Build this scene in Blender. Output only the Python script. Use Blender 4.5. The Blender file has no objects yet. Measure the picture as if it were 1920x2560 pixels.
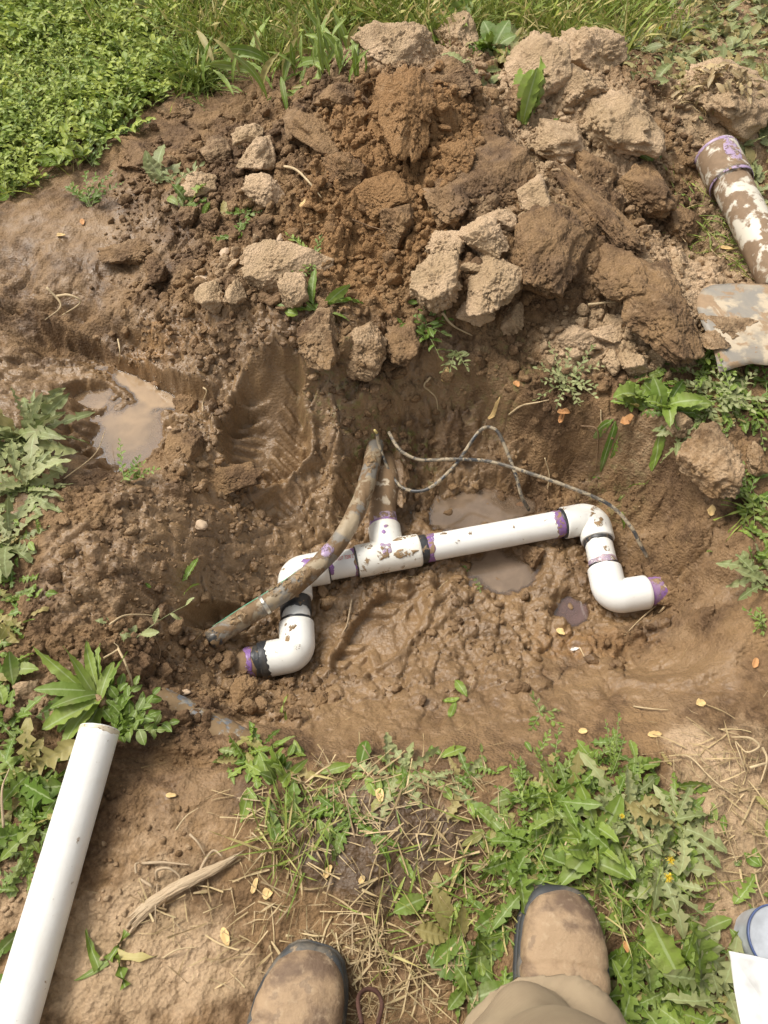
import bpy, bmesh, math, random
import numpy as np
from mathutils import Vector, Matrix, noise as mnoise
random.seed(7); RNG = np.random.default_rng(7)
R = math.radians
SC = bpy.context.scene
COL = SC.collection

# ------------------------------------------------------------------ camera, world, sun, exposure
CAM_H, TILT, FPX, PW, PH = 1.16, R(33), 1800.0, 1920.0, 2560.0
cam_d = bpy.data.cameras.new('camera'); cam = bpy.data.objects.new('camera', cam_d); COL.objects.link(cam)
cam.location = (0, 0, CAM_H); cam.rotation_euler = (TILT, 0, 0)
cam_d.sensor_fit = 'VERTICAL'; cam_d.sensor_height = 24; cam_d.sensor_width = 18
cam_d.lens = FPX / PH * 24; cam_d.clip_start = 0.02; cam_d.clip_end = 500
cam_d.dof.use_dof = False
SC.camera = cam
SUN_EL, SUN_AZ = R(56), R(-62)        # azimuth clockwise from +Y (the far side)
w = bpy.data.worlds.new('World'); SC.world = w; w.use_nodes = True
nt = w.node_tree; nt.nodes.clear()
sky = nt.nodes.new('ShaderNodeTexSky'); sky.sky_type = 'NISHITA'; sky.sun_disc = False
sky.sun_elevation = SUN_EL; sky.sun_rotation = SUN_AZ; sky.dust_density = 4.0; sky.ozone_density = 0.6; sky.air_density = 1.0
bg = nt.nodes.new('ShaderNodeBackground'); bg.inputs['Strength'].default_value = 0.103
hs = nt.nodes.new('ShaderNodeHueSaturation'); hs.inputs['Saturation'].default_value = 0.12   # thin overcast veil
wo = nt.nodes.new('ShaderNodeOutputWorld')
nt.links.new(sky.outputs[0], hs.inputs['Color']); nt.links.new(hs.outputs[0], bg.inputs[0]); nt.links.new(bg.outputs[0], wo.inputs[0])
sl = bpy.data.lights.new('sun', 'SUN'); sl.energy = 1.75; sl.angle = R(22); sl.color = (1.0, 0.92, 0.80)
so = bpy.data.objects.new('sun', sl); COL.objects.link(so)
sdir = Vector((math.sin(SUN_AZ) * math.cos(SUN_EL), math.cos(SUN_AZ) * math.cos(SUN_EL), math.sin(SUN_EL)))
so.rotation_euler = (-sdir).to_track_quat('-Z', 'Y').to_euler(); so.location = sdir * 10
SC.view_settings.view_transform = 'Standard'; SC.view_settings.look = 'None'
SC.view_settings.exposure = 0.86; SC.view_settings.gamma = 1.0
SC.render.resolution_x = 768; SC.render.resolution_y = 1024

# ------------------------------------------------------------------ where things stand: a sight line met with a level
CU = np.array([0, math.cos(TILT), math.sin(TILT)]); CD = np.array([0, math.sin(TILT), -math.cos(TILT)])
CP = np.array([0, 0, CAM_H])
def ray(px, py):
    return CD + np.array([1, 0, 0]) * ((px - PW / 2) / FPX) + CU * ((PH / 2 - py) / FPX)
def at(px, py, h=0.0):
    d = ray(px, py); t = (h - CAM_H) / d[2]
    return CP + d * t

# ------------------------------------------------------------------ noise
def _hash(ix, iy, seed):
    n = (ix.astype(np.int64) * 374761393 + iy.astype(np.int64) * 668265263 + seed * 1442695041) & 0xffffffff
    n = ((n ^ (n >> 13)) * 1274126177) & 0xffffffff
    n = (n ^ (n >> 16)) & 0xffffffff
    n = (n * 2246822519) & 0xffffffff
    return ((n ^ (n >> 15)) & 0xffffff) / float(0xffffff)
def vn(x, y, seed=0):
    ix = np.floor(x); iy = np.floor(y); fx = x - ix; fy = y - iy
    fx = fx * fx * fx * (fx * (fx * 6 - 15) + 10); fy = fy * fy * fy * (fy * (fy * 6 - 15) + 10)
    a = _hash(ix, iy, seed); b = _hash(ix + 1, iy, seed); c = _hash(ix, iy + 1, seed); d = _hash(ix + 1, iy + 1, seed)
    return (a + (b - a) * fx) * (1 - fy) + (c + (d - c) * fx) * fy
def fbm(x, y, f, octs=4, seed=0, gain=0.5):
    s = 0; a = 1; t = 0
    for o in range(octs):
        s = s + a * (vn(x * f + 13.7 * o, y * f - 7.1 * o, seed + o) * 2 - 1); t += a; a *= gain; f *= 2.03
    return s / t
def ridged(x, y, f, octs=4, seed=0, gain=0.5):
    s = 0; a = 1; t = 0
    for o in range(octs):
        s = s + a * (1 - np.abs(vn(x * f + 3.7 * o, y * f - 9.1 * o, seed + o) * 2 - 1)); t += a; a *= gain; f *= 2.1
    return s / t
def worley(x, y, f, seed=0):
    X = x * f; Y = y * f; ix = np.floor(X); iy = np.floor(Y)
    d1 = np.full(X.shape, 9.0); d2 = np.full(X.shape, 9.0); cr = np.zeros(X.shape)
    for dx in (-1, 0, 1):
        for dy in (-1, 0, 1):
            cx = ix + dx; cy = iy + dy
            px = cx + _hash(cx, cy, seed); py = cy + _hash(cx, cy, seed + 51)
            d = np.hypot(X - px, Y - py); r = _hash(cx, cy, seed + 99)
            new = d < d1
            d2 = np.where(new, d1, np.minimum(d2, d)); cr = np.where(new, r, cr); d1 = np.where(new, d, d1)
    return d1, d2, cr
def sm(a, b, x):
    t = np.clip((x - a) / (b - a), 0, 1); return t * t * (3 - 2 * t)

# ------------------------------------------------------------------ zones: soft ellipses lying on the ground
class Zone:
    def __init__(s, px, py, rx, ry, v=1.0, h=0.0, soft=0.5):
        s.c = at(px, py, h)[:2]; a = at(px + rx, py, h)[:2]; b = at(px, py - ry, h)[:2]; b2 = at(px, py + ry, h)[:2]
        s.rx = abs(a[0] - s.c[0]); s.ry = (b[1] - b2[1]) / 2; s.v = v; s.soft = soft
    def f(s, x, y, nz=0):
        d = np.hypot((x - s.c[0]) / s.rx, (y - s.c[1]) / s.ry) + nz
        return s.v * sm(1 + s.soft, 1 - s.soft, d)
def zones(lst, x, y, nz=0):
    out = np.zeros(np.shape(x))
    for z in lst: out = np.maximum(out, Zone(*z).f(x, y, nz))
    return out

# ------------------------------------------------------------------ the ground: level at surveyed points
CTRL = [ # px, py, height
 # floor of the pit
 (960,1460,-.258),(1100,1450,-.258),(1250,1430,-.27),(1150,1285,-.265),(1400,1500,-.252),(1400,1400,-.252),(1100,1360,-.262),(1330,1330,-.262),(1350,1460,-.250),(860,1500,-.262),(850,1300,-.245),
 (760,1290,-.21),(700,1180,-.17),(640,1100,-.14),(560,1200,-.12),(930,1180,-.225),(940,1035,-.105),(935,1070,-.13),(1080,1150,-.225),(1090,1060,-.17),
 (1250,1170,-.225),(1250,1080,-.16),(1400,1180,-.21),(1500,1230,-.21),(1600,1300,-.19),(1690,1400,-.15),(1560,1400,-.25),(1640,1520,-.24),
 (1620,1640,-.2),(1720,1600,-.15),(1800,1600,-.08),(1870,1450,-.06),(1850,1250,-.05),(640,1700,-.25),(700,1740,-.22),(700,1540,-.262),(620,1650,-.262),
 (800,1680,-.24),(1000,1660,-.225),(1200,1680,-.2),(1400,1680,-.2),(1500,1720,-.165),(600,1480,-.21),(640,1420,-.20),
 # near bank
 (760,1820,-.12),(900,1800,-.12),(1100,1800,-.12),(1300,1820,-.09),(1500,1830,-.075),(1700,1780,-.06),(1850,1780,-.03),
 (720,1900,-.02),(900,1890,-.03),(1100,1900,-.015),(1300,1930,.0),(1500,1950,.01),(1800,1920,0),
 (420,1870,-.05),(560,1870,-.045),(520,1790,-.085),(640,1860,-.05),(430,1780,-.06),
 (100,2000,0),(300,2000,0),(150,2300,0),(400,2400,0),(600,2100,0),(800,2200,0),(1200,2200,0),(1700,2200,0),(1000,2550,0),(100,2560,0),(1850,2560,0),(1600,2400,.0),
 # left wall
 (520,1590,-.17),(430,1560,-.1),(450,1440,-.07),(540,1350,-.13),(440,1300,-.06),(300,1400,0),(200,1550,.0),(350,1650,-.05),(120,1750,0),(420,1680,-.1),(500,1700,-.16),
 (300,1250,-.0),(60,1250,.01),(60,1450,0),
 (470,1180,-.055),(460,1080,-.06),(440,1030,-.07),(540,1080,-.09),
 # puddle hollow on the left and bank behind it
 (330,1090,-.135),(250,1040,-.116),(200,960,-.104),(170,1060,-.09),(330,1180,-.09),(380,1010,-.114),(100,930,-.1),(40,900,-.08),(250,900,-.088),(420,960,-.09),(100,1010,-.04),(0,1040,-.02),
 (200,790,-.075),(300,790,-.03),(400,840,-.02),(500,920,-.035),(600,960,-.07),(450,900,-.06),(350,870,-.07),
 (250,720,-.035),(150,660,-.01),(60,560,.0),(60,700,-.05),(20,760,-.06),(300,600,0.),(350,700,-.02),(100,450,0),
 # rim behind the pit
 (560,820,.02),(680,860,.02),(760,900,-.01),(880,880,.02),(930,960,-.08),(780,1000,-.09),(1030,900,-.03),(1000,980,-.09),(1130,950,-.06),(1200,900,-.02),
 (1350,960,-.03),(1500,1030,-.05),(1400,1080,-.11),(1300,1020,-.08),(1600,1100,-.05),(1700,1180,-.04),(1600,1200,-.12),(1760,1300,-.06),(1650,1020,.0),(1850,1050,0),(1800,1180,.01),
 (1200,820,.02),(1350,830,.0),(1500,900,.0),(1650,900,.01),(1850,900,0),
 # heap
 (950,140,.16),(1100,150,.15),(850,230,.16),(1000,260,.22),(1150,260,.21),(760,300,.12),(900,400,.17),(1080,420,.17),(1250,330,.13),(1320,430,.09),
 (700,420,.08),(820,540,.10),(960,560,.09),(640,560,.06),(520,460,.05),(430,430,.03),(480,620,.03),(700,680,.06),(860,740,.05),(1000,680,.07),(1130,620,.1),(1180,720,.09),
 (640,260,.03),(560,330,.02),(350,350,.01),(420,290,.01),
 (1350,220,.13),(1500,200,.12),(1420,330,.12),(1560,330,.10),(1400,470,.1),(1350,600,.13),(1480,600,.12),(1600,520,.05),(1650,600,.02),(1600,700,.05),(1640,780,.07),(1760,270,.10),(1850,300,.07),(1900,420,0),(1750,560,0),(1450,800,.03),
 (200,150,0),(500,50,0),(500,220,.0),(900,0,.0),(1300,60,0),(1700,80,0),(1900,150,0),(0,300,0),(1250,100,.04),
]
P = np.array([at(*c) for c in CTRL])
bnd = [(-3, y, 0) for y in np.arange(-1, 6, .6)] + [(3, y, 0) for y in np.arange(-1, 6, .6)] + [(x, -.6, 0) for x in np.arange(-2.4, 2.5, .5)] + [(x, 4.2, 0) for x in np.arange(-2.4, 2.5, .6)]
bnd += [(1.1, y, 0) for y in (.1, .4, .8)] + [(-1.1, y, 0) for y in (.1, .4)] + [(-1.3, .9, -.02), (-1.6, 1.4, 0), (1.6, 1.4, 0), (1.2, 1.1, 0)]
P = np.vstack([P, np.array(bnd)])
def phi(r): return np.sqrt(r * r + .02 ** 2)
A = phi(np.hypot(P[:, None, 0] - P[None, :, 0], P[:, None, 1] - P[None, :, 1]))
A[np.diag_indices(len(P))] += -0.004
WTS = np.linalg.lstsq(A, P[:, 2], rcond=None)[0]
def base_h(x, y):
    sh = x.shape; x = x.ravel(); y = y.ravel(); out = np.empty(x.shape)
    for i in range(0, len(x), 40000):
        xx = x[i:i + 40000]; yy = y[i:i + 40000]
        out[i:i + 40000] = phi(np.hypot(xx[:, None] - P[None, :, 0], yy[:, None] - P[None, :, 1])) @ WTS
    far = sm(2.4, 3.4, np.maximum(np.abs(x), np.abs(y - 1.5)))
    out = out * (1 - far)
    return out.reshape(sh)

ROUGH = [ # cloddy soil, amount
 (950,380,420,300,1.0,.12),(700,560,360,230,.9,.04),(1450,350,330,280,.85,.1),(1250,700,260,160,.8,.08),(480,480,160,120,.7,.02),(560,780,330,150,.7,.02),
 (860,820,260,130,.7,.02),(1480,860,240,120,.6,0),(540,1130,110,170,.9,-.06),(480,1300,230,150,.6,-.05),(380,1480,260,180,.6,-.03),(300,1620,220,120,.55,0),
 (600,1720,200,130,.95,-.22),(1020,1480,240,110,.55,-.25),(1340,1400,90,70,.8,-.25),(1200,1560,380,130,.55,-.22),(1500,1560,280,90,.5,-.2),(1560,1180,240,150,.6,-.1),(1650,1330,170,160,.6,-.15),
 (1150,1010,330,150,.6,-.1),(1350,1120,260,90,.5,-.2),(900,1120,160,120,.55,-.2),(620,900,330,110,.65,0),(330,840,260,70,.5,-.03),(60,680,150,160,.6,0),
 (120,1780,220,110,.5,0),(520,1850,170,70,.7,-.07),(1700,1120,200,130,.5,0),(1780,560,200,200,.4,0),(110,920,160,120,.6,-.08),(780,1200,130,170,.5,-.2),(1000,1750,600,110,.3,-.15),
 (700,1640,120,120,.6,-.25),(560,960,160,120,.5,-.03)]
SMOOTH = [ # slick, trodden mud
 (300,650,260,110,.8,0),(200,540,300,130,.9,0),(120,450,220,120,.95,0),(270,1050,190,150,1.,-.13),(660,1110,160,160,.9,-.14),(650,960,120,80,.6,-.06),
 (960,1590,170,130,.6,-.25),(1130,1270,150,60,.9,-.27),(1270,1430,150,90,.8,-.27),(1550,1720,220,130,.85,-.17),(1000,1850,300,60,.6,-.08),(1320,1150,110,70,.6,-.2),
 (700,1350,200,110,.5,-.2),(1290,1080,120,70,.8,-.2),(1250,1780,500,90,.5,-.12),(600,1330,130,150,.6,-.15),(460,260,150,60,.6,0),(400,2050,320,260,.7,0),(1250,480,150,110,.5,.14),(1380,640,110,110,.5,.12),
 (520,1450,140,80,.5,-.1),(950,1900,200,60,.5,-.02)]
PUDDLES = [ # px, py, rx, ry, level
 (325,1090,122,92,-.126),(232,1000,62,32,-.127),(1195,1272,145,52,-.274),(1262,1435,88,58,-.274),(1425,1530,48,36,-.268)]

def detail(x, y, z0):
    wx = fbm(x, y, 9, 3, 5) * .022; wy = fbm(x, y, 9, 3, 25) * .022
    X = x + wx; Y = y + wy
    nz = fbm(x, y, 7, 4, 77) * .45
    rough = np.clip(zones(ROUGH, x, y, nz) * 1.0 + .34, 0, 1)
    smooth = zones(SMOOTH, x, y, nz * .8)
    rough = rough * (1 - .80 * smooth)
    heap = zones([(950, 380, 430, 300, 1, .12), (1400, 400, 330, 330, .8, .1), (1100, 690, 260, 150, .7, .08), (560, 560, 250, 260, .6, .04), (800, 800, 300, 120, .5, .02)], x, y, nz)
    h = fbm(x, y, 3, 4, 3) * .008 + fbm(x, y, 11, 4, 4) * .009 * (1 - .5 * smooth)
    w1, w1b, c1 = worley(X, Y, 11, 11)
    h += heap * .045 * (np.sqrt(np.clip(1.05 - w1, 0, 1)) * c1 - .25)
    w2, w2b, c2 = worley(X * 1.0 + .003 * fbm(x, y, 60, 2, 8), Y, 26, 12)
    h += rough * .027 * (np.sqrt(np.clip(1.0 - w2, 0, 1)) * (.25 + .95 * c2) - .35)
    h += rough * .0055 * sm(.10, 0, w2b - w2) * -1.0
    w3, w3b, c3 = worley(X + .004 * fbm(x, y, 90, 2, 18), Y + .004 * fbm(x, y, 90, 2, 19), 62, 13)
    h += rough * .0145 * (np.sqrt(np.clip(1.0 - w3, 0, 1)) * (.2 + c3) - .35)
    w4, w4b, c4 = worley(x, y, 125, 14)
    h += (.12 + rough) * .0065 * (np.clip(1.0 - w4, 0, 1) * c4)
    rd = ridged(X, Y, 14, 4, 31)
    h += smooth * .015 * (rd - .6) + (1 - smooth) * .005 * (ridged(x, y, 24, 3, 33) - .6)
    h += smooth * .004 * (np.abs(fbm(x, y, 18, 3, 41)) * 3 - .6)
    lump = zones([(800,1090,270,230,1,-.15),(1100,1060,380,120,.9,-.13),(1380,1130,250,120,.9,-.2),(1100,1660,520,150,.75,-.22),(560,1420,150,160,.7,-.12),(620,900,330,110,.6,0),(1000,1480,300,90,.6,-.26),(300,760,260,90,.5,-.05)], x, y, nz)
    XL = x + .030 * fbm(x, y, 12, 3, 301) + .006 * fbm(x, y, 50, 2, 303); YL = y + .030 * fbm(x, y, 12, 3, 302) + .006 * fbm(x, y, 50, 2, 304)
    l1, l2, lc = worley(XL, YL, 17, 305); m1, m2, mc = worley(XL * 1.0 + 9, YL * .7, 38, 306)
    h = h * (1 - .35 * lump) + lump * (.026 * (np.sqrt(np.clip(1.1 - l1 * l1, 0, 1)) * (.4 + .8 * lc) - .55) - .010 * sm(.12, 0, l2 - l1) + .009 * (np.sqrt(np.clip(1.0 - m1 * m1, 0, 1)) * (.3 + mc) - .45) - .004 * sm(.10, 0, m2 - m1))
    # cracks in the slick mud
    k1, k2, kc = worley(x + .02 * fbm(x, y, 20, 3, 311), y + .02 * fbm(x, y, 20, 3, 312), 13, 313); gate = sm(.0, .35, fbm(x, y, 8, 2, 314))
    h -= smooth * gate * .007 * sm(.05, 0, k2 - k1)
    return h, rough, smooth, heap, c1, c2, w2, nz

def ell(x, y, px, py, h, rx, ry, ang):
    c = at(px, py, h); ca, sa = math.cos(ang), math.sin(ang); dx = x - c[0]; dy = y - c[1]
    return (dx * ca + dy * sa) / rx, (-dx * sa + dy * ca) / ry
def stamps(x, y):
    s = np.zeros(x.shape); calm = np.zeros(x.shape)
    wob = fbm(x, y, 22, 3, 61) * .22
    # boot slide with folded ribs
    u, v = ell(x, y, 668, 1085, -.13, .095, .125, R(-14)); d = np.hypot(u, v) + wob
    inn = sm(1.05, .8, d); s += -.026 * inn + .022 * np.exp(-((d - 1.1) / .14) ** 2)
    calm = np.maximum(calm, inn); q = np.sin(v * 25 + np.abs(u) * 8 + wob * 5); s += inn * .0085 * (np.clip(q * 1.6, -.8, 1)) * sm(.04, .3, np.abs(u)) - .012 * inn * sm(.2, .9, u)
    # boot tread on the pit floor
    u, v = ell(x, y, 955, 1580, -.25, .058, .12, R(-38)); d = np.hypot(u, v * .9) + wob * .6
    inn = sm(1.05, .9, d); s += -.014 * inn + .009 * np.exp(-((d - 1.12) / .13) ** 2)
    calm = np.maximum(calm, inn); tr = np.clip(2.3 * np.sin(v * 14 + np.abs(u) * 5 + wob * 4), -1, 1) * sm(-.35, .25, fbm(x, y, 16, 2, 501)); s += inn * .0095 * tr * sm(.12, .2, np.abs(u))
    # tread marks at the foot of the left wall
    u, v = ell(x, y, 690, 1240, -.19, .05, .06, R(5)); d = np.hypot(u, v) + wob * .6
    inn = sm(1.1, .9, d); calm = np.maximum(calm, inn); s += -.010 * inn + inn * .0055 * np.clip(3 * np.sin(v * 8 + np.abs(u) * 6), -1, 1)
    # toe print on the slick slope, right
    u, v = ell(x, y, 1640, 1640, -.19, .10, .075, R(12)); d = np.hypot(u, v) + wob
    s += -.020 * sm(1.1, .4, d) + .012 * np.exp(-((d - 1.15) / .2) ** 2) + .003 * np.sin(d * 16) * sm(1.3, .8, d)
    u, v = ell(x, y, 1290, 1085, -.16, .055, .045, 0); d = np.hypot(u, v) + wob * .5
    s += .012 * sm(1.2, .3, d) + .0022 * np.sin(d * 15) * sm(1.2, .8, d)
    # hollow round mouth in the mud above the tee
    u, v = ell(x, y, 885, 1025, -.13, .035, .03, 0); d = np.hypot(u, v) + wob * .4
    s += -.016 * sm(1.0, .6, d) + .010 * np.exp(-((d - 1.2) / .2) ** 2)
    for (px, py, h, rx, ry, an, am) in [(944,1040,-.15,.055,.06,0,.055),(875,1010,-.14,.05,.05,0,.02),(845,1180,-.2,.035,.12,R(-8),.035),(600,1668,-.25,.05,.04,0,.035),(1765,1470,-.2,.05,.05,0,.04),(590,1625,-.22,.04,.02,0,.02),(1010,1180,-.22,.03,.08,R(5),.03)]:
        u, v = ell(x, y, px, py, h, rx, ry, an); s += am * sm(1.3, .1, np.hypot(u, v) + wob)
    for pl_, am, wd in [([(40,735,0),(190,795,-.02),(330,872,-.03),(450,945,-.05),(570,1000,-.08)],.055,.085),([(1390,1052,-.08),(1500,1085,-.08),(1600,1135,-.1),(1690,1215,-.1),(1730,1330,-.1)],.045,.10),([(1020,905,-.05),(1200,950,-.06),(1390,1052,-.08)],.03,.08)]:
        pp = np.array([at(*q)[:2] for q in pl_]); best = np.full(x.shape, 9.); sg = np.zeros(x.shape)
        wx_ = x + .02 * fbm(x, y, 14, 3, 401); wy_ = y + .02 * fbm(x, y, 14, 3, 402)
        for a_, b_ in zip(pp[:-1], pp[1:]):
            e = b_ - a_; t_ = ((wx_ - a_[0]) * e[0] + (wy_ - a_[1]) * e[1]) / e.dot(e); tc_ = np.clip(t_, 0, 1); d_ = np.hypot(wx_ - a_[0] - tc_ * e[0], wy_ - a_[1] - tc_ * e[1]); cr_ = e[0] * (wy_ - a_[1]) - e[1] * (wx_ - a_[0]); n_ = d_ < best; best = np.where(n_, d_, best); sg = np.where(n_, np.sign(-cr_), sg)
        tt_ = sm(.08, .0, np.hypot(x - pp[0][0], y - pp[0][1])) + sm(.08, .0, np.hypot(x - pp[-1][0], y - pp[-1][1]))
        s -= am * np.where(sg > 0, sm(0, .014, best) * (1 - sm(wd * .3, wd, best)), 0) * (1 - .9 * np.clip(tt_, 0, 1)); s += am * .25 * np.where(sg <= 0, np.exp(-(best / .03) ** 2), 0)
    # cut under the left lip, by the hose end
    u, v = ell(x, y, 560, 1550, -.2, .075, .028, R(26)); d = np.hypot(u, v) + wob
    s += -.05 * sm(1.15, .6, d)
    # dark undercut lines (left bank, right bank)
    for (px, py, h, rx, ry, an, am) in [(300,860,-.07,.14,.03,R(-22),-.03),(1600,1160,-.1,.10,.03,R(-30),-.03),(120,770,-.05,.13,.02,R(-8),-.02),(640,1790,-.12,.09,.02,R(-14),-.03),(1390,630,.1,.02,.07,R(15),-.05),(1460,560,.1,.018,.06,R(25),-.04),(455,1895,-.03,.13,.018,R(-4),-.015),(1690,1480,-.15,.02,.09,R(8),-.012)]:
        u, v = ell(x, y, px, py, h, rx, ry, an); d = np.hypot(u, v) + wob
        s += am * sm(1.2, .4, d)
    return s, calm

def height(x, y):
    wx = fbm(x, y, 5, 3, 91) * .018; wy = fbm(x, y, 5, 3, 92) * .018
    z = base_h(x + wx, y + wy)
    dd = detail(x, y, z)
    near = sm(3.4, 2.6, np.maximum(np.abs(x), np.abs(y - 1.5)))
    st, calm = stamps(x, y); z = z + dd[0] * (.25 + .75 * near) * (1 - .75 * calm) + st + .0012 * calm * fbm(x, y, 120, 3, 8)
    for (px, py, rx, ry, lv) in PUDDLES:
        f = Zone(px, py, rx, ry, 1, lv, .30).f(x, y, dd[7] * .5 + .42 * fbm(x, y, 32, 4, 123))
        z = z * (1 - f) + (lv - .011 + (z - lv) * .16) * f
    return z, dd, calm

def axis(core, cell, mid, cellmid, far):
    a = np.arange(core[0], core[1], cell); lo = []; hi = []
    v = core[0]; 
    while v > mid[0]: v -= cellmid; lo.append(v)
    c = cellmid
    while v > -far: c *= 1.25; v -= c; lo.append(v)
    v = a[-1]
    while v < mid[1]: v += cellmid; hi.append(v)
    c = cellmid
    while v < far: c *= 1.25; v += c; hi.append(v)
    return np.array(lo[::-1] + list(a) + hi)
GX = axis((-.82, .82), .0034, (-1.55, 1.55), .0052, 60)
GY = axis((-.12, 1.45), .0034, (-.3, 3.1), .0058, 60)
MX, MY = np.meshgrid(GX, GY)
GZ, DD, CALM = height(MX, MY)
def H(x, y, G=None):
    G = GZ if G is None else G
    x = np.asarray(x, float); y = np.asarray(y, float)
    i = np.clip(np.searchsorted(GX, x) - 1, 0, len(GX) - 2); j = np.clip(np.searchsorted(GY, y) - 1, 0, len(GY) - 2)
    fx = np.clip((x - GX[i]) / (GX[i + 1] - GX[i]), 0, 1); fy = np.clip((y - GY[j]) / (GY[j + 1] - GY[j]), 0, 1)
    return (G[j, i] * (1 - fx) + G[j, i + 1] * fx) * (1 - fy) + (G[j + 1, i] * (1 - fx) + G[j + 1, i + 1] * fx) * fy
def ground(px, py, lift=0.0):
    """the point of the ground met by a sight line"""
    d = ray(px, py); t0 = (.4 - CAM_H) / d[2]; ts = np.linspace(t0, (-.45 - CAM_H) / d[2], 400)
    pts = CP[None] + d[None] * ts[:, None]; below = pts[:, 2] <= H(pts[:, 0], pts[:, 1])
    k = int(np.argmax(below)) if below.any() else len(ts) - 1
    p = pts[k]; return np.array([p[0], p[1], float(H(p[0], p[1])) + lift])

# ------------------------------------------------------------------ mesh helpers
def mk_mesh(name, V, faces, mat=None, parent=None, attrs=None, smooth=True, link=True):
    """faces: list of int arrays (n,k)"""
    me = bpy.data.meshes.new(name); V = np.asarray(V, np.float32)
    me.vertices.add(len(V)); me.vertices.foreach_set('co', V.ravel())
    faces = [np.asarray(f, np.int32) for f in faces if len(f)]
    loops = np.concatenate([f.ravel() for f in faces]); tot = np.concatenate([np.full(len(f), f.shape[1]) for f in faces])
    st = np.concatenate([[0], np.cumsum(tot)[:-1]])
    me.loops.add(len(loops)); me.loops.foreach_set('vertex_index', loops.astype(np.int32))
    me.polygons.add(len(tot)); me.polygons.foreach_set('loop_start', st.astype(np.int32)); me.polygons.foreach_set('loop_total', tot.astype(np.int32))
    me.update(calc_edges=True)
    me.polygons.foreach_set('use_smooth', np.full(len(tot), smooth))
    if attrs:
        for k, a in attrs.items():
            at_ = me.attributes.new(k, 'FLOAT', 'POINT'); at_.data.foreach_set('value', np.asarray(a, np.float32).ravel())
    if mat: me.materials.append(mat)
    me.update()
    if not link: return me
    o = bpy.data.objects.new(name, me); COL.objects.link(o)
    if parent is not None: o.parent = parent
    return o
def tag(o, label=None, cat=None, group=None, kind=None):
    if label: o['label'] = label
    if cat: o['category'] = cat
    if group: o['group'] = group
    if kind: o['kind'] = kind
    return o
def recenter(o, p):
    """put the object's origin at p, geometry stays"""
    p = Vector([float(c) for c in p]); o.data.transform(Matrix.Translation(-p)); o.location = p; return o
def empty(name, p):
    o = bpy.data.objects.new(name, None); COL.objects.link(o); o.location = [float(c) for c in p]; o.empty_display_size = .05; return o
def adopt(o, parent):
    o.parent = parent; o.matrix_parent_inverse = Matrix.Translation(-parent.location); return o

# ------------------------------------------------------------------ materials
def new_mat(name):
    m = bpy.data.materials.new(name); m.use_nodes = True; nt = m.node_tree; nt.nodes.clear()
    out = nt.nodes.new('ShaderNodeOutputMaterial'); b = nt.nodes.new('ShaderNodeBsdfPrincipled'); nt.links.new(b.outputs[0], out.inputs[0])
    return m, nt, b, out
class NB:
    def __init__(s, nt): s.nt = nt; s.pos = None
    def n(s, t, **k):
        x = s.nt.nodes.new(t)
        for a, v in k.items(): setattr(x, a, v)
        return x
    def l(s, a, b): s.nt.links.new(a, b)
    def P(s):
        if s.pos is None: s.pos = s.n('ShaderNodeNewGeometry').outputs['Position']
        return s.pos
    def noise(s, scale, det=4, rough=.55, dist=0, vec=None):
        x = s.n('ShaderNodeTexNoise'); x.inputs['Scale'].default_value = scale; x.inputs['Detail'].default_value = det
        x.inputs['Roughness'].default_value = rough; x.inputs['Distortion'].default_value = dist; s.l(vec or s.P(), x.inputs['Vector']); return x.outputs['Fac']
    def vor(s, scale, feat='F1', vec=None):
        x = s.n('ShaderNodeTexVoronoi', feature=feat); x.inputs['Scale'].default_value = scale; s.l(vec or s.P(), x.inputs['Vector']); return x.outputs['Distance']
    def math(s, op, a, b=None, c=None, clamp=False):
        x = s.n('ShaderNodeMath', operation=op); x.use_clamp = clamp
        for i, v in enumerate((a, b, c)):
            if v is None: continue
            if isinstance(v, (int, float)): x.inputs[i].default_value = v
            else: s.l(v, x.inputs[i])
        return x.outputs[0]
    def ramp(s, v, a, b, smooth=True):
        x = s.n('ShaderNodeMapRange'); x.interpolation_type = 'SMOOTHSTEP' if smooth else 'LINEAR'; s.l(v, x.inputs[0]); x.inputs[1].default_value = a; x.inputs[2].default_value = b; return x.outputs[0]
    def attr(s, name):
        x = s.n('ShaderNodeAttribute'); x.attribute_name = name; return x.outputs['Fac']
    def mix(s, f, a, b):
        x = s.n('ShaderNodeMix', data_type='RGBA')
        for i, v in ((0, f), (6, a), (7, b)):
            if isinstance(v, (int, float)): x.inputs[i].default_value = v
            elif isinstance(v, tuple): x.inputs[i].default_value = (*v, 1)
            else: s.l(v, x.inputs[i])
        return x.outputs[2]
    def lerp(s, f, a, b):
        x = s.n('ShaderNodeMix', data_type='FLOAT')
        for i, v in ((0, f), (2, a), (3, b)):
            if isinstance(v, (int, float)): x.inputs[i].default_value = v
            else: s.l(v, x.inputs[i])
        return x.outputs[0]
    def bump(s, h, strength, dist, nrm=None):
        x = s.n('ShaderNodeBump'); x.inputs['Strength'].default_value = strength; x.inputs['Distance'].default_value = dist; s.l(h, x.inputs['Height'])
        if nrm: s.l(nrm, x.inputs['Normal'])
        return x.outputs[0]

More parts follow.
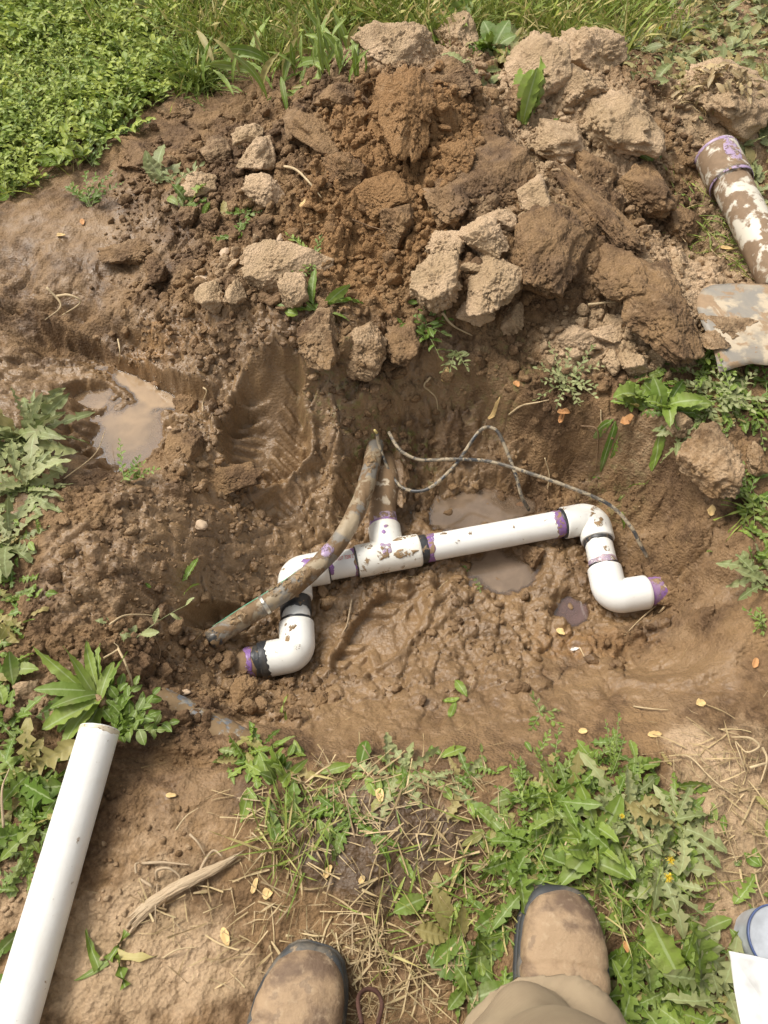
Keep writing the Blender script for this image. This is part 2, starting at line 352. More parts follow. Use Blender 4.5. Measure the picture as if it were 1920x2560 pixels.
C_DARK = (.096, .052, .022); C_MID = (.248, .150, .068); C_PALE = (.50, .355, .222); C_ORG = (.265, .143, .054); C_WETL = (.245, .160, .086)
def soil_mat():
    m, nt, b, out = new_mat('soil'); N = NB(nt)
    dry, org, wet, gr = N.attr('dry'), N.attr('org'), N.attr('wet'), N.attr('moss')
    n1 = N.noise(9, 6, .6); n2 = N.noise(55, 5, .65); n3 = N.noise(300, 3, .6)
    c = N.mix(N.ramp(n1, .36, .64), C_DARK, C_MID)
    c = N.mix(N.math('MULTIPLY', N.ramp(n2, .42, .68), .45), c, (.295, .182, .095))
    c = N.mix(N.math('MULTIPLY', N.ramp(N.math('ADD', wet, N.math('MULTIPLY', N.math('SUBTRACT', n1, .5), 1.2)), .3, .8), .55), c, C_WETL)
    c = N.mix(N.math('MULTIPLY', N.ramp(N.math('ADD', org, N.math('MULTIPLY', N.math('SUBTRACT', n2, .5), .9)), .3, .9), .85), c, C_ORG)
    dr = N.ramp(N.math('ADD', dry, N.math('MULTIPLY', N.math('SUBTRACT', n2, .5), .9)), .25, .85)
    c = N.mix(dr, c, N.mix(N.ramp(n1, .35, .7), (.37, .258, .145), C_PALE))
    c = N.mix(N.math('MULTIPLY', N.ramp(N.math('ADD', N.attr('humus'), N.math('MULTIPLY', N.math('SUBTRACT', n2, .5), 1.0)), .3, .8), .8), c, (.062, .036, .018))
    c = N.mix(N.math('MULTIPLY', gr, N.ramp(n2, .5, .62)), c, (.12, .13, .03))
    hsv = N.n('ShaderNodeHueSaturation'); N.l(c, hsv.inputs['Color']); N.l(N.math('ADD', .72, N.math('MULTIPLY', n3, .56)), hsv.inputs['Value'])
    N.l(hsv.outputs[0], b.inputs['Base Color'])
    wv = N.math('MULTIPLY', N.ramp(N.math('ADD', wet, N.math('MULTIPLY', N.math('SUBTRACT', N.noise(25, 4), .5), 1.1)), .25, .8), N.math('SUBTRACT', 1, dr))
    N.l(N.lerp(wv, .85, .30), b.inputs['Roughness']); b.inputs['Specular IOR Level'].default_value = .45
    hgt = N.math('ADD', N.math('MULTIPLY', N.noise(120, 6, .7), 1.0), N.math('MULTIPLY', N.vor(170), .6))
    dist = N.bump(hgt, .9, .005); nb = dist.node; N.l(N.math('SUBTRACT', 1.0, N.math('MULTIPLY', wv, .55)), nb.inputs['Strength'])
    N.l(dist, b.inputs['Normal'])
    return m
SOIL = soil_mat()

def leaf_mat(name, c1, c2, dryc=(.38, .30, .12), rib=(.42, .5, .25), trans=.25, dust=.35):
    m, nt, b, out = new_mat(name); N = NB(nt)
    t = N.attr('tint'); lat = N.attr('lat'); dy = N.attr('dead')
    n = N.noise(60, 4)
    c = N.mix(t, c1, c2)
    c = N.mix(N.math('MULTIPLY', N.ramp(n, .45, .8), .35), c, (.13, .17, .035))
    c = N.mix(N.math('MULTIPLY', N.ramp(N.noise(24, 5), .45, .75), dust), c, (.30, .26, .15))
    c = N.mix(N.math('MULTIPLY', N.ramp(lat, .16, .04), .6), c, rib)
    c = N.mix(dy, c, dryc)
    N.l(c, b.inputs['Base Color']); b.inputs['Roughness'].default_value = .5; b.inputs['Specular IOR Level'].default_value = .35
    N.l(N.bump(N.noise(220, 3), .35, .002), b.inputs['Normal'])
    tr = N.n('ShaderNodeBsdfTranslucent'); N.l(c, tr.inputs[0]); mx = N.n('ShaderNodeMixShader'); mx.inputs[0].default_value = trans
    N.l(b.outputs[0], mx.inputs[1]); N.l(tr.outputs[0], mx.inputs[2]); N.l(mx.outputs[0], out.inputs[0])
    return m
LEAF = leaf_mat('broad_leaf', (.100, .175, .020), (.25, .335, .058))
LEAF_GREY = leaf_mat('dusty_leaf', (.20, .235, .085), (.38, .40, .18), dust=.5)
MATL = leaf_mat('bright_small_leaf', (.16, .25, .026), (.43, .49, .085), dust=.08)
GRASS = leaf_mat('grass_blade', (.14, .215, .025), (.38, .42, .08), dryc=(.58, .47, .20), dust=.15)
STRAW = leaf_mat('straw', (.20, .13, .06), (.56, .42, .22), rib=(.5, .4, .25), dust=.3, trans=.1)

def simple(name, col, rough=.5, metal=0, bump=None, spec=.5):
    m, nt, b, out = new_mat(name); N = NB(nt)
    n = N.noise(40, 4); c = N.mix(N.ramp(n, .3, .7), tuple(v * .8 for v in col), tuple(min(1, v * 1.12) for v in col)); N.l(c, b.inputs['Base Color'])
    b.inputs['Roughness'].default_value = rough; b.inputs['Metallic'].default_value = metal; b.inputs['Specular IOR Level'].default_value = spec
    if bump: N.l(N.bump(N.noise(bump[0], 4), bump[1], .003), b.inputs['Normal'])
    return m
def dirty(name, base, amount, mudc=(.30, .20, .105), scale=38, rough=.33, smear=.35, base2=None):
    """a hard surface with splashes of mud; amount = share of it under mud"""
    m, nt, b, out = new_mat(name); N = NB(nt)
    n = N.noise(scale, 6, .62, .4); th = 1 - amount
    k = N.ramp(n, .28 + .42 * th, .36 + .42 * th)
    spk = N.ramp(N.noise(scale * 4.5, 3, .6), .70, .73)
    k = N.math('MAXIMUM', k, N.math('MULTIPLY', spk, min(1, amount * 2.2)))
    film = N.math('MULTIPLY', N.ramp(N.noise(scale * .5, 5, .6, .6), .42, .75), smear)
    bc = N.mix(film, base, (.50, .40, .27))
    if base2: bc = N.mix(N.ramp(N.noise(scale * .8, 5, .6), .48, .56), bc, base2)
    c = N.mix(k, bc, N.mix(N.noise(90, 3), tuple(v * .65 for v in mudc), tuple(v * 1.2 for v in mudc)))
    N.l(c, b.inputs['Base Color']); N.l(N.lerp(k, rough, .8), b.inputs['Roughness'])
    h = N.math('ADD', N.math('MULTIPLY', k, .5), N.math('MULTIPLY', N.noise(160, 4), .25))
    N.l(N.bump(h, .5, .0025), b.inputs['Normal'])
    return m
PVC = dirty('white_pvc', (.78, .775, .73), .17, smear=.22)
PVC_CLEAN = dirty('clean_white_pvc', (.79, .785, .75), .11, smear=.16)
PVC_TEE = dirty('splashed_white_pvc', (.76, .745, .68), .30, smear=.4)
PVC_MUD = dirty('mud_caked_pvc', (.60, .50, .36), .80, smear=.6, mudc=(.25, .16, .085))
PVC_FAR = dirty('mud_daubed_pvc', (.62, .57, .47), .66, smear=.4, mudc=(.24, .16, .095), scale=18)
PURPLE = dirty('purple_primer', (.235, .12, .33), .46, smear=.4, scale=60)
PURPLE_L = dirty('pale_purple_primer', (.37, .27, .42), .38, smear=.5, scale=50)
BLACK = dirty('black_cement', (.028, .030, .034), .26, smear=.1, rough=.4, scale=70)
HOSE = dirty('muddy_poly_hose', (.30, .235, .15), .55, smear=.7, mudc=(.19, .12, .06), scale=22, base2=(.20, .18, .15), rough=.6)
CABLE = dirty('muddy_cable', (.05, .052, .055), .55, smear=.5, mudc=(.38, .31, .21), scale=60)
GREEN_STRIPE = simple('green_stripe', (.10, .33, .20), .5)
def patchy(m, scale=70, lo=.40, hi=.50):
    nt = m.node_tree; N = NB(nt); out = [n for n in nt.nodes if n.type == 'OUTPUT_MATERIAL'][0]; src = out.inputs[0].links[0].from_socket
    t = N.n('ShaderNodeBsdfTransparent'); mx = N.n('ShaderNodeMixShader'); N.l(N.ramp(N.noise(scale, 5, .65, .5), lo, hi), mx.inputs[0]); N.l(t.outputs[0], mx.inputs[1]); N.l(src, mx.inputs[2]); N.l(mx.outputs[0], out.inputs[0]); return m
patchy(PURPLE, 75, .34, .44); patchy(PURPLE_L, 65, .38, .52)
METAL = simple('dull_clip_metal', (.55, .52, .45), .35, .7)
REDINK = simple('red_ink', (.62, .06, .05), .6)
STONE = dirty('pale_stone', (.50, .36, .24), .25, smear=.5, scale=60, rough=.8)
BARK = dirty('dusty_root', (.40, .30, .19), .25, smear=.6, scale=50, rough=.85)

# ------------------------------------------------------------------ the ground mesh with its kinds of soil
DRY = [(950,150,130,80,.8,.16),(1130,150,80,80,.8,.15),(1400,230,200,110,.75,.12),(1450,370,220,110,.8,.1),(1780,280,140,110,.7,.08),(1310,470,90,130,.6,.1),(1240,560,120,80,.5,.1),
 (1700,740,140,150,.8,0),(1500,860,190,70,.8,0),(1600,890,150,60,.7,0),(1850,600,120,150,.7,0),(1500,740,110,60,.35,.03),(640,690,120,60,.5,.04),
 (1830,2050,170,230,.75,0),(1880,1850,100,100,.5,0),(1750,2250,150,180,.5,0),(400,2150,230,120,.45,0),(330,2380,330,230,.75,0),(120,1760,120,60,.5,0),(300,1480,150,90,.35,0),(330,1280,120,80,.3,0),(40,2250,120,120,.6,0),
 (1000,2450,250,160,.3,0),(1750,60,300,120,.5,0),(1850,230,120,90,.6,0),(600,1950,160,120,.15,0),(1600,1250,40,40,.3,-.1),(1650,1060,60,60,.5,0),(680,190,60,40,.4,0),(1560,560,90,120,.3,.03)]
ORG = [(980,420,220,200,.9,.15),(1050,300,200,120,.9,.2),(900,560,200,160,.8,.08),(1560,640,120,110,.45,.05),(1330,560,90,140,.55,.1),(1480,1600,180,60,.6,-.21),(350,880,160,50,.55,-.05),(950,700,120,100,.5,.06),(640,1230,90,60,.5,-.17),
 (540,1200,120,110,.4,-.1),(1280,1560,120,50,.3,-.2),(900,1480,80,40,.3,-.25)]
WET = [(960,1480,720,370,.95,-.22),(680,1120,260,230,.95,-.14),(270,1030,330,180,.9,-.12),(250,620,330,130,.6,0),(150,500,280,110,.45,0),(1050,1060,360,160,.6,-.12),(1550,1700,300,120,.7,-.15),(1250,480,130,90,.3,.14),(1000,1720,600,120,.5,-.16),(620,900,260,90,.5,0),(60,700,150,120,.5,0),(880,2080,260,180,.7,0),(480,1980,160,90,.5,0)]
nzz = fbm(MX, MY, 12, 5, 210) * .5
ATT = dict(humus=zones([(930,2120,230,150,.8,0),(700,1990,160,70,.5,0),(1020,1990,160,60,.4,0),(1180,2230,120,90,.5,0),(330,1830,150,50,.6,-.03),(200,820,160,40,.5,-.05)], MX, MY, nzz), dry=zones(DRY, MX, MY, nzz) * (1 - CALM), org=zones(ORG, MX, MY, nzz), wet=zones(WET, MX, MY, nzz), moss=zones([(1010, 1110, 90, 50, .8, -.15), (930, 1110, 60, 60, .9, -.12), (880, 1000, 110, 50, .5, -.1), (1300, 900, 90, 60, .5, 0), (1230, 950, 160, 50, .3, -.05), (1560, 1170, 80, 60, .4, -.08)], MX, MY, nzz))
ny, nx = MX.shape; idx = np.arange(ny * nx).reshape(ny, nx)
F = np.stack([idx[:-1, :-1], idx[:-1, 1:], idx[1:, 1:], idx[1:, :-1]], -1).reshape(-1, 4)
g = mk_mesh('ground', np.stack([MX, MY, GZ], -1).reshape(-1, 3), [F], SOIL, attrs=ATT)
tag(g, kind='structure')
def zval(lst, x, y): return zones(lst, np.atleast_1d(np.asarray(x, float)), np.atleast_1d(np.asarray(y, float)))
def soil_at(x, y): return zval(DRY, x, y), zval(ORG, x, y), zval(WET, x, y)

# puddles
def water_mat(name, c, rough=.04):
    m, nt, b, out = new_mat(name); N = NB(nt)
    cc = N.mix(N.ramp(N.noise(16, 5, .6, .5), .35, .68), tuple(v * .82 for v in c), tuple(v * 1.10 for v in c)); N.l(cc, b.inputs['Base Color'])
    b.inputs['Roughness'].default_value = rough; b.inputs['IOR'].default_value = 1.33; b.inputs['Specular IOR Level'].default_value = .9
    N.l(N.bump(N.noise(14, 2), .05, .003), b.inputs['Normal'])
    tr = N.n('ShaderNodeBsdfTransparent'); tr.inputs[0].default_value = (.80, .72, .60, 1); gl = N.n('ShaderNodeBsdfGlossy'); gl.inputs['Roughness'].default_value = .03
    thin = N.n('ShaderNodeMixShader'); thin.inputs[0].default_value = .12; N.l(tr.outputs[0], thin.inputs[1]); N.l(gl.outputs[0], thin.inputs[2])
    mx = N.n('ShaderNodeMixShader'); N.l(N.ramp(N.attr('depth'), -.001, .013), mx.inputs[0]); N.l(thin.outputs[0], mx.inputs[1]); N.l(b.outputs[0], mx.inputs[2]); N.l(mx.outputs[0], out.inputs[0]); return m
WTAN = water_mat('muddy_water', (.36, .25, .15)); WGREY = water_mat('grey_muddy_water', (.255, .185, .128)); WPUR = water_mat('primer_tinted_water', (.17, .11, .10))
for spec, mt in [((270, 1050, 230, 150, 1, -.128), WTAN), ((1230, 1350, 290, 215, 1, -.274), WGREY), ((1425, 1530, 80, 60, 1, -.268), WPUR)]:
    z = Zone(*spec); lv = spec[5]; gx = np.arange(z.c[0] - z.rx, z.c[0] + z.rx, .005); gy = np.arange(z.c[1] - z.ry, z.c[1] + z.ry, .005); wx, wy = np.meshgrid(gx, gy); dep = lv - H(wx, wy)
    id_ = np.arange(wx.size).reshape(wx.shape); Fw = np.stack([id_[:-1, :-1], id_[:-1, 1:], id_[1:, 1:], id_[1:, :-1]], -1).reshape(-1, 4)
    inside = (np.hypot((wx - z.c[0]) / z.rx, (wy - z.c[1]) / z.ry) < 1) & (dep > -.06); Fw = Fw[inside.ravel()[Fw].all(1)]
    o = mk_mesh('puddle', np.stack([wx, wy, np.full(wx.shape, lv + (.0005 if mt is WPUR else 0))], -1).reshape(-1, 3), [Fw], mt, attrs=dict(depth=dep)); recenter(o, (z.c[0], z.c[1], lv)); tag(o, kind='structure')

# ------------------------------------------------------------------ round things: tubes with a profile
def smooth_path(pts, n=12):
    pts = [np.array(p, float) for p in pts]; out = []
    P_ = [2 * pts[0] - pts[1]] + pts + [2 * pts[-1] - pts[-2]]
    for i in range(1, len(P_) - 2):
        p0, p1, p2, p3 = P_[i - 1:i + 3]
        for k in range(n):
            t = k / n; out.append(.5 * ((2 * p1) + (-p0 + p2) * t + (2 * p0 - 5 * p1 + 4 * p2 - p3) * t * t + (-p0 + 3 * p1 - 3 * p2 + p3) * t ** 3))
    out.append(pts[-1]); return np.array(out)
def frames(path):
    T = np.gradient(path, axis=0); T /= np.linalg.norm(T, axis=1)[:, None] + 1e-12
    up = np.array([0, 0, 1.]) if abs(T[0][2]) < .9 else np.array([0, 1., 0]); N_ = []; v = np.cross(T[0], up); v /= np.linalg.norm(v)
    for t in T:
        v = v - t * np.dot(v, t); v /= np.linalg.norm(v) + 1e-12; N_.append(v.copy())
    N_ = np.array(N_); B = np.cross(N_, T); return T, N_, B
def tube_geo(path, rad, ns=32, cap=True, wob=0, seed=0, a0=0, a1=2 * np.pi):
    path = np.asarray(path, float); rad = np.broadcast_to(np.asarray(rad, float), (len(path),))
    T, N_, B = frames(path); full = abs(a1 - a0 - 2 * np.pi) < 1e-6
    a = np.linspace(a0, a1, ns, endpoint=not full)
    rr = rad[:, None] * np.ones(ns)[None]
    if wob:
        s = np.cumsum(np.r_[0, np.linalg.norm(np.diff(path, axis=0), axis=1)])
        rr = rr * (1 + wob * fbm(np.cos(a)[None] * 2 + s[:, None] * 40, np.sin(a)[None] * 2 + s[:, None] * 13, 1.3, 4, seed))
    V = path[:, None] + N_[:, None] * (np.cos(a)[None, :, None] * rr[..., None]) + B[:, None] * (np.sin(a)[None, :, None] * rr[..., None])
    n = len(path); idx = np.arange(n * ns).reshape(n, ns)
    if full: nxt = np.roll(idx, -1, axis=1); F = np.stack([idx[:-1], nxt[:-1], nxt[1:], idx[1:]], -1).reshape(-1, 4)
    else: F = np.stack([idx[:-1, :-1], idx[:-1, 1:], idx[1:, 1:], idx[1:, :-1]], -1).reshape(-1, 4)
    V = V.reshape(-1, 3); tri = []
    if cap and full:
        V = np.vstack([V, path[0], path[-1]]); c0, c1 = len(V) - 2, len(V) - 1
        tri = [(c0, idx[0, (j + 1) % ns], idx[0, j]) for j in range(ns)] + [(c1, idx[-1, j], idx[-1, (j + 1) % ns]) for j in range(ns)]
    return V, F, np.array(tri) if len(tri) else np.zeros((0, 3), int)
def tube(name, path, rad, mat, parent=None, **k):
    V, F, T = tube_geo(path, rad, **k); o = mk_mesh(name, V, [F, T], mat)
    if parent is not None: adopt(o, parent)
    return o
def hollow(name, p0, p1, r, wall, mat, parent, nseg=40, ns=48, wob=0):
    """open pipe with a wall: outside, lip, inside"""
    p0, p1 = np.array(p0, float), np.array(p1, float); d = (p1 - p0); L = np.linalg.norm(d); d /= L
    t = np.linspace(0, 1, nseg)[:, None]; out = p0 + (p1 - p0) * t
    inn = p1 - d * np.linspace(0, min(.2, L * .8), 8)[:, None]
    V1, F1, _ = tube_geo(out, r, ns, cap=False, wob=wob); V2, F2, _ = tube_geo(inn[::-1], r - wall, ns, cap=False)
    b0 = len(V1); l0 = b0 - ns; l1 = b0 + len(V2) - ns
    lip = [(l0 + j, l0 + (j + 1) % ns, l1 + (j + 1) % ns, l1 + j) for j in range(ns)]
    V = np.vstack([V1, V2, p0[None], inn[-1][None]]); cA = len(V) - 2; cB = len(V) - 1
    caps = [(cA, (j + 1) % ns, j) for j in range(ns)] + [(cB, b0 + j, b0 + (j + 1) % ns) for j in range(ns)]
    o = mk_mesh(name, V, [F1, F2[:, ::-1] + b0, np.array(lip), np.array(caps)], mat)
    if parent is not None: adopt(o, parent)
    return o
def elbow_path(a, c, b, rb, n=14):
    """from a to b round the corner c with bend radius rb"""
    a, c, b = (np.array(q, float) for q in (a, c, b)); u = (a - c) / np.linalg.norm(a - c); v = (b - c) / np.linalg.norm(b - c)
    th = math.acos(np.clip(np.dot(u, v), -1, 1)); k = rb / math.tan(th / 2); s, e = c + u * k, c + v * k
    m = (u + v) / np.linalg.norm(u + v); cen = c + m * (rb / math.sin(th / 2))
    arc = []
    for i in range(n + 1):
        t = i / n; w_ = (s - cen) * math.sin((1 - t) * (math.pi - th)) / math.sin(math.pi - th) + (e - cen) * math.sin(t * (math.pi - th)) / math.sin(math.pi - th)
        arc.append(cen + w_)
    st1 = [a + (s - a) * t for t in np.linspace(0, 1, 8)[:-1]]; st2 = [e + (b - e) * t for t in np.linspace(0, 1, 8)[1:]]
    return np.array(st1 + arc + st2)
def fit_profile(path, r, rb):
    s = np.cumsum(np.r_[0, np.linalg.norm(np.diff(path, axis=0), axis=1)]); e = np.minimum(s, s[-1] - s)
    return r - (r - rb) * sm(.034, .046, e)
def elbow(name, a, c, b, mat, parent, r=.0365, rb=.0335):
    p = elbow_path(a, c, b, .024); pr = fit_profile(p, r, rb + .0028)
    # rounded lips
    d0 = (p[0] - p[1]) / np.linalg.norm(p[0] - p[1]); d1 = (p[-1] - p[-2]) / np.linalg.norm(p[-1] - p[-2])
    p = np.vstack([p[0] + d0 * .0012, p, p[-1] + d1 * .0012]); pr = np.r_[r - .0014, pr, r - .0014]
    return tube(name, p, pr, mat, parent, ns=48)
def sheath(name, p0, p1, r, mat, parent, edge0=.006, edge1=.006, seed=0, a0=0, a1=2 * np.pi, thick=.0008, ns=72, nl=10, freq=1.1):
    """a film or bead lying round a pipe, with ragged ends"""
    p0, p1 = np.array(p0, float), np.array(p1, float); ax = p1 - p0; L = np.linalg.norm(ax); ax /= L
    up = np.array([0, 0, 1.]); sx = np.cross(ax, up); sx /= np.linalg.norm(sx); up2 = np.cross(sx, ax)
    a = np.linspace(a0, a1, ns); ca, sa = np.cos(a), np.sin(a)
    e0 = edge0 * fbm(ca * freq + seed, sa * freq, 1, 4, seed, .55) * 1.5; e1 = edge1 * fbm(ca * freq, sa * freq + seed, 1, 4, seed + 9, .55) * 1.5
    closed = abs(a1 - a0 - 2 * np.pi) < 1e-6
    if not closed:
        taper = np.sin((a - a0) / (a1 - a0) * np.pi) ** .6; mid = L / 2
    V = []
    for i in range(nl + 1):
        t = i / nl; s = (0 + e0) * (1 - t) + (L + e1) * t
        if not closed: s = mid + (s - mid) * taper
        rr = r + thick * (1 if 0 < i < nl else -.6) + thick * .5 * fbm(ca * 5 + i, sa * 5, 1, 2, seed)
        V.append(p0 + ax * s[:, None] + sx * (ca * rr)[:, None] + up2 * (sa * rr)[:, None])
    V = np.array(V).reshape(-1, 3); idx = np.arange((nl + 1) * ns).reshape(nl + 1, ns)
    F = np.stack([idx[:-1, :-1], idx[:-1, 1:], idx[1:, 1:], idx[1:, :-1]], -1).reshape(-1, 4)
    o = mk_mesh(name, V, [F], mat); adopt(o, parent); return o
def blob_on(name, p0, p1, r, s, ang, ls, la, mat, parent, seed=0, thick=.0012):
    """a spot on a pipe: at share s of its length, angle ang from the top"""
    p0, p1 = np.array(p0, float), np.array(p1, float); ax = p1 - p0; L = np.linalg.norm(ax); ax /= L
    sx = np.cross(ax, [0, 0, 1.]); sx /= np.linalg.norm(sx); up2 = np.cross(sx, ax)
    n = 40; a = np.linspace(0, 2 * np.pi, n, endpoint=False); k = 1 + .55 * fbm(np.cos(a) * 1.6 + seed, np.sin(a) * 1.6, 1, 3, seed)
    V = []
    for q, (sc, th) in enumerate(((1, -.0003), (.86, thick), (.5, thick), (.02, thick))):
        l = s * L + np.cos(a) * ls * k * sc; g_ = math.pi / 2 + ang + np.sin(a) * la * k * sc / r
        V.append(p0 + ax * l[:, None] + (sx[None] * np.cos(g_)[:, None] + up2[None] * np.sin(g_)[:, None]) * (r + th))
    V = np.array(V).reshape(-1, 3); idx = np.arange(4 * n).reshape(4, n); nxt = np.roll(idx, -1, 1)
    F = np.stack([idx[:-1], nxt[:-1], nxt[1:], idx[1:]], -1).reshape(-1, 4)
    o = mk_mesh(name, V, [F, idx[-1][None]], mat); adopt(o, parent); return o

# ------------------------------------------------------------------ the glued pipe assembly in the pit
PZ = -.220; RP = .0302; RF = .0365
def A_(px, py, z=PZ): return at(px, py, z)
eL, eR = A_(736, 1433), A_(1482, 1294)
lowL, lowR = A_(744, 1634), A_(1527, 1494)
outL, outR = A_(655, 1650), A_(1622, 1479)
run = (eR - eL) / np.linalg.norm(eR - eL)
dl = (lowL - eL) / np.linalg.norm(lowL - eL); dr_ = (lowR - eR) / np.linalg.norm(lowR - eR)
tA, tB = A_(893, 1403), A_(1048, 1374)
def onrun(p): return eL + run * np.dot(p - eL, run)
tA, tB = onrun(tA), onrun(tB); tM = (tA + tB) / 2 + run * .0
asm = empty('pvc_pipe_assembly', (tM[0], tM[1], PZ - .036))
tag(asm, 'glued white pvc pipe run with a tee and four elbows lying in the muddy pit', 'pipe')
SO = .060    # socket reach from corner
el = []
e1 = elbow('elbow', eL + run * .072, eL, eL + dl * .062, PVC, asm)
e2 = elbow('elbow', lowL - dl * .066, lowL, lowL + (outL - lowL) / np.linalg.norm(outL - lowL) * .070, PVC, asm)
e3 = elbow('elbow', eR - run * .070, eR, eR + dr_ * .060, PVC, asm)
e4 = elbow('elbow', lowR - dr_ * .068, lowR, lowR + (outR - lowR) / np.linalg.norm(outR - lowR) * .078, PVC_CLEAN, asm)
pl = tube('pipe', np.linspace(eL + run * .05, tA + run * .02, 12), RP, PVC_CLEAN, asm, ns=48)
pr_ = tube('pipe', np.linspace(tB - run * .02, eR - run * .05, 30), RP, PVC_CLEAN, asm, ns=48)
pv1 = tube('pipe', np.linspace(eL + dl * .05, lowL - dl * .05, 10), RP, PVC, asm, ns=48)
pv2 = tube('pipe', np.linspace(eR + dr_ * .045, lowR - dr_ * .05, 10), RP, PVC, asm, ns=48)
uL = (outL - lowL) / np.linalg.norm(outL - lowL); uR = (outR - lowR) / np.linalg.norm(outR - lowR)
po1 = tube('buried_pipe_end', [lowL + uL * .05, lowL + uL * .09, lowL + uL * .14 + [0, 0, -.012], lowL + uL * .2 + [0, 0, -.03]], RP, PVC_MUD, asm, ns=48)
po2 = tube('buried_pipe_end', [lowR + uR * .05, lowR + uR * .10, lowR + uR * .16 + [0, 0, -.01], lowR + uR * .22 + [0, 0, -.025]], RP, PVC_MUD, asm, ns=48)
tag(po1, 'purple and black stained pipe stub going into the mud'); tag(po2, 'purple stained pipe stub going into the mud')
# tee: run body and branch welded into one mesh
bm_dir = A_(962, 1300) - tM; bm_dir[2] = 0; bm_dir -= run * np.dot(bm_dir, run) * .35; bm_dir /= np.linalg.norm(bm_dir)
def tee():
    path = np.linspace(tA - run * .0012, tB + run * .0012, 30); L = np.linalg.norm(tB - tA)
    s = np.linspace(0, L, 30); pr = np.full(30, RF); pr[0] = pr[-1] = RF - .0014
    V1, F1, T1 = tube_geo(path, pr, 56)
    be = tM + bm_dir * .074; p2 = np.vstack([np.linspace(tM, be, 16), be + bm_dir * .0012]); r2 = np.r_[np.full(16, RF), RF - .0014]
    V2, F2, T2 = tube_geo(p2, r2, 56)
    me = mk_mesh('tee', np.vstack([V1, V2]), [F1, T1, F2 + len(V1), T2 + len(V1)], PVC_TEE)
    m = me.modifiers.new('r', 'REMESH'); m.mode = 'VOXEL'; m.voxel_size = .0018; m.use_smooth_shade = True
    m2 = me.modifiers.new('s', 'SMOOTH'); m2.iterations = 4
    dg = bpy.context.evaluated_depsgraph_get(); nm = bpy.data.meshes.new_from_object(me.evaluated_get(dg)); me.modifiers.clear(); me.data = nm
    for p in nm.polygons: p.use_smooth = True
    if not nm.materials: nm.materials.append(PVC_TEE)
    adopt(me, asm); return me, be
teeo, brE = tee()
mb0 = brE - bm_dir * .02; mb1 = A_(958, 1212, -.205); mb2 = A_(954, 1150, -.225); mb3 = A_(952, 1080, -.27)
pm = tube('supply_pipe', smooth_path([mb0, brE + bm_dir * .04, mb1, mb2, mb3], 10), np.interp(np.arange(41), [0, 12, 22, 40], [RP, .033, .036, .036]), PVC_MUD, asm, ns=48, wob=.06); tag(pm, 'mud caked supply pipe rising out of the tee branch')
# cement and primer films
def S(*a, **k): return sheath(*a, parent=asm, **k)
sheath('primer_stain', tA - run * .010, tA - run * .002, RP, PURPLE, asm, .004, .001, 3)
sheath('cement_bead', tA - run * .004, tA + run * .001, RP + .003, BLACK, asm, .0015, .001, 4)
sheath('primer_stain', tB + run * .010, tB + run * .034, RP, PURPLE, asm, .004, .010, 5)
sheath('cement_bead', tB - run * .003, tB + run * .016, RP + .0012, BLACK, asm, .003, .005, 6)
sheath('primer_stain', eR - run * .098, eR - run * .072, RP, PURPLE, asm, .009, .001, 7, freq=1.8)
sheath('cement_bead', eR - run * .078, eR - run * .068, RP + .0035, BLACK, asm, .003, .001, 8)
sheath('cement_bead', eL + run * .070, eL + run * .076, RP + .002, BLACK, asm, .002, .004, 9)
blob_on('primer_stain', eL, eL + run * .16, RP, .50, -.75, .006, .012, PURPLE, asm, 10)
sheath('cement_band', eL + dl * .060, eL + dl * .098, RP + .002, BLACK, asm, .002, .009, 11)
sheath('cement_bead', lowL - dl * .074, lowL - dl * .066, RP + .003, BLACK, asm, .003, .001, 12)
sheath('cement_bead', eR + dr_ * .060, eR + dr_ * .070, RP + .0015, BLACK, asm, .004, .004, 13)
sheath('primer_stain', lowR - dr_ * .088, lowR - dr_ * .072, RP, PURPLE_L, asm, .006, .002, 14)
sheath('cement_bead', lowR - dr_ * .078, lowR - dr_ * .069, RP + .001, BLACK, asm, .006, .001, 15)
sheath('primer_stain', lowR + uR * .078, lowR + uR * .112, RP, PURPLE, asm, .002, .010, 16)
sheath('cement_band', lowL + uL * .058, lowL + uL * .076, RF + .0002, BLACK, asm, .012, .003, 17, freq=1.5)
sheath('cement_band', lowL + uL * .072, lowL + uL * .088, RP + .001, BLACK, asm, .001, .006, 18)
sheath('primer_stain', lowL + uL * .088, lowL + uL * .102, RP, PURPLE, asm, .004, .006, 19)
sheath('primer_stain', brE - bm_dir * .001, brE + bm_dir * .028, RP + .0006, PURPLE_L, asm, .001, .010, 20)
sheath('primer_ring', brE + bm_dir * .001, brE + bm_dir * .009, RP + .0012, PURPLE, asm, .001, .002, 21)
bt = tM + bm_dir * .02
blob_on('primer_drip', tM, brE, RF, .74, -.05, .0045, .005, PURPLE, asm, 31)
blob_on('primer_drip', tM, brE, RF, .54, .15, .005, .005, PURPLE, asm, 32)
blob_on('primer_drip', tA, tB, RF, .47, .15, .013, .022, PURPLE_L, asm, 33)
blob_on('primer_drip', eL - run * .02, eL + run * .07, RF, .62, .0, .016, .011, PURPLE, asm, 34)
MUDM = patchy(simple('wet_mud_splash', (.27, .175, .085), .7, 0, (120, .6)), 90, .44, .56)
def mud_spot(p0, p1, r, s, a, ls, la, seed): 
    return blob_on('mud_splash', p0, p1, r, s, a, ls, la, MUDM, asm, seed, .0016)
mud_spot(tA, tB, RF, .40, -.25, .012, .018, 41); mud_spot(tA, tB, RF, .72, -.55, .026, .009, 42); mud_spot(tA, tB, RF, .62, .55, .022, .007, 43); mud_spot(tA, tB, RF, .2, .35, .009, .008, 44)
mud_spot(tA, tB, RF, .9, .6, .012, .006, 47)
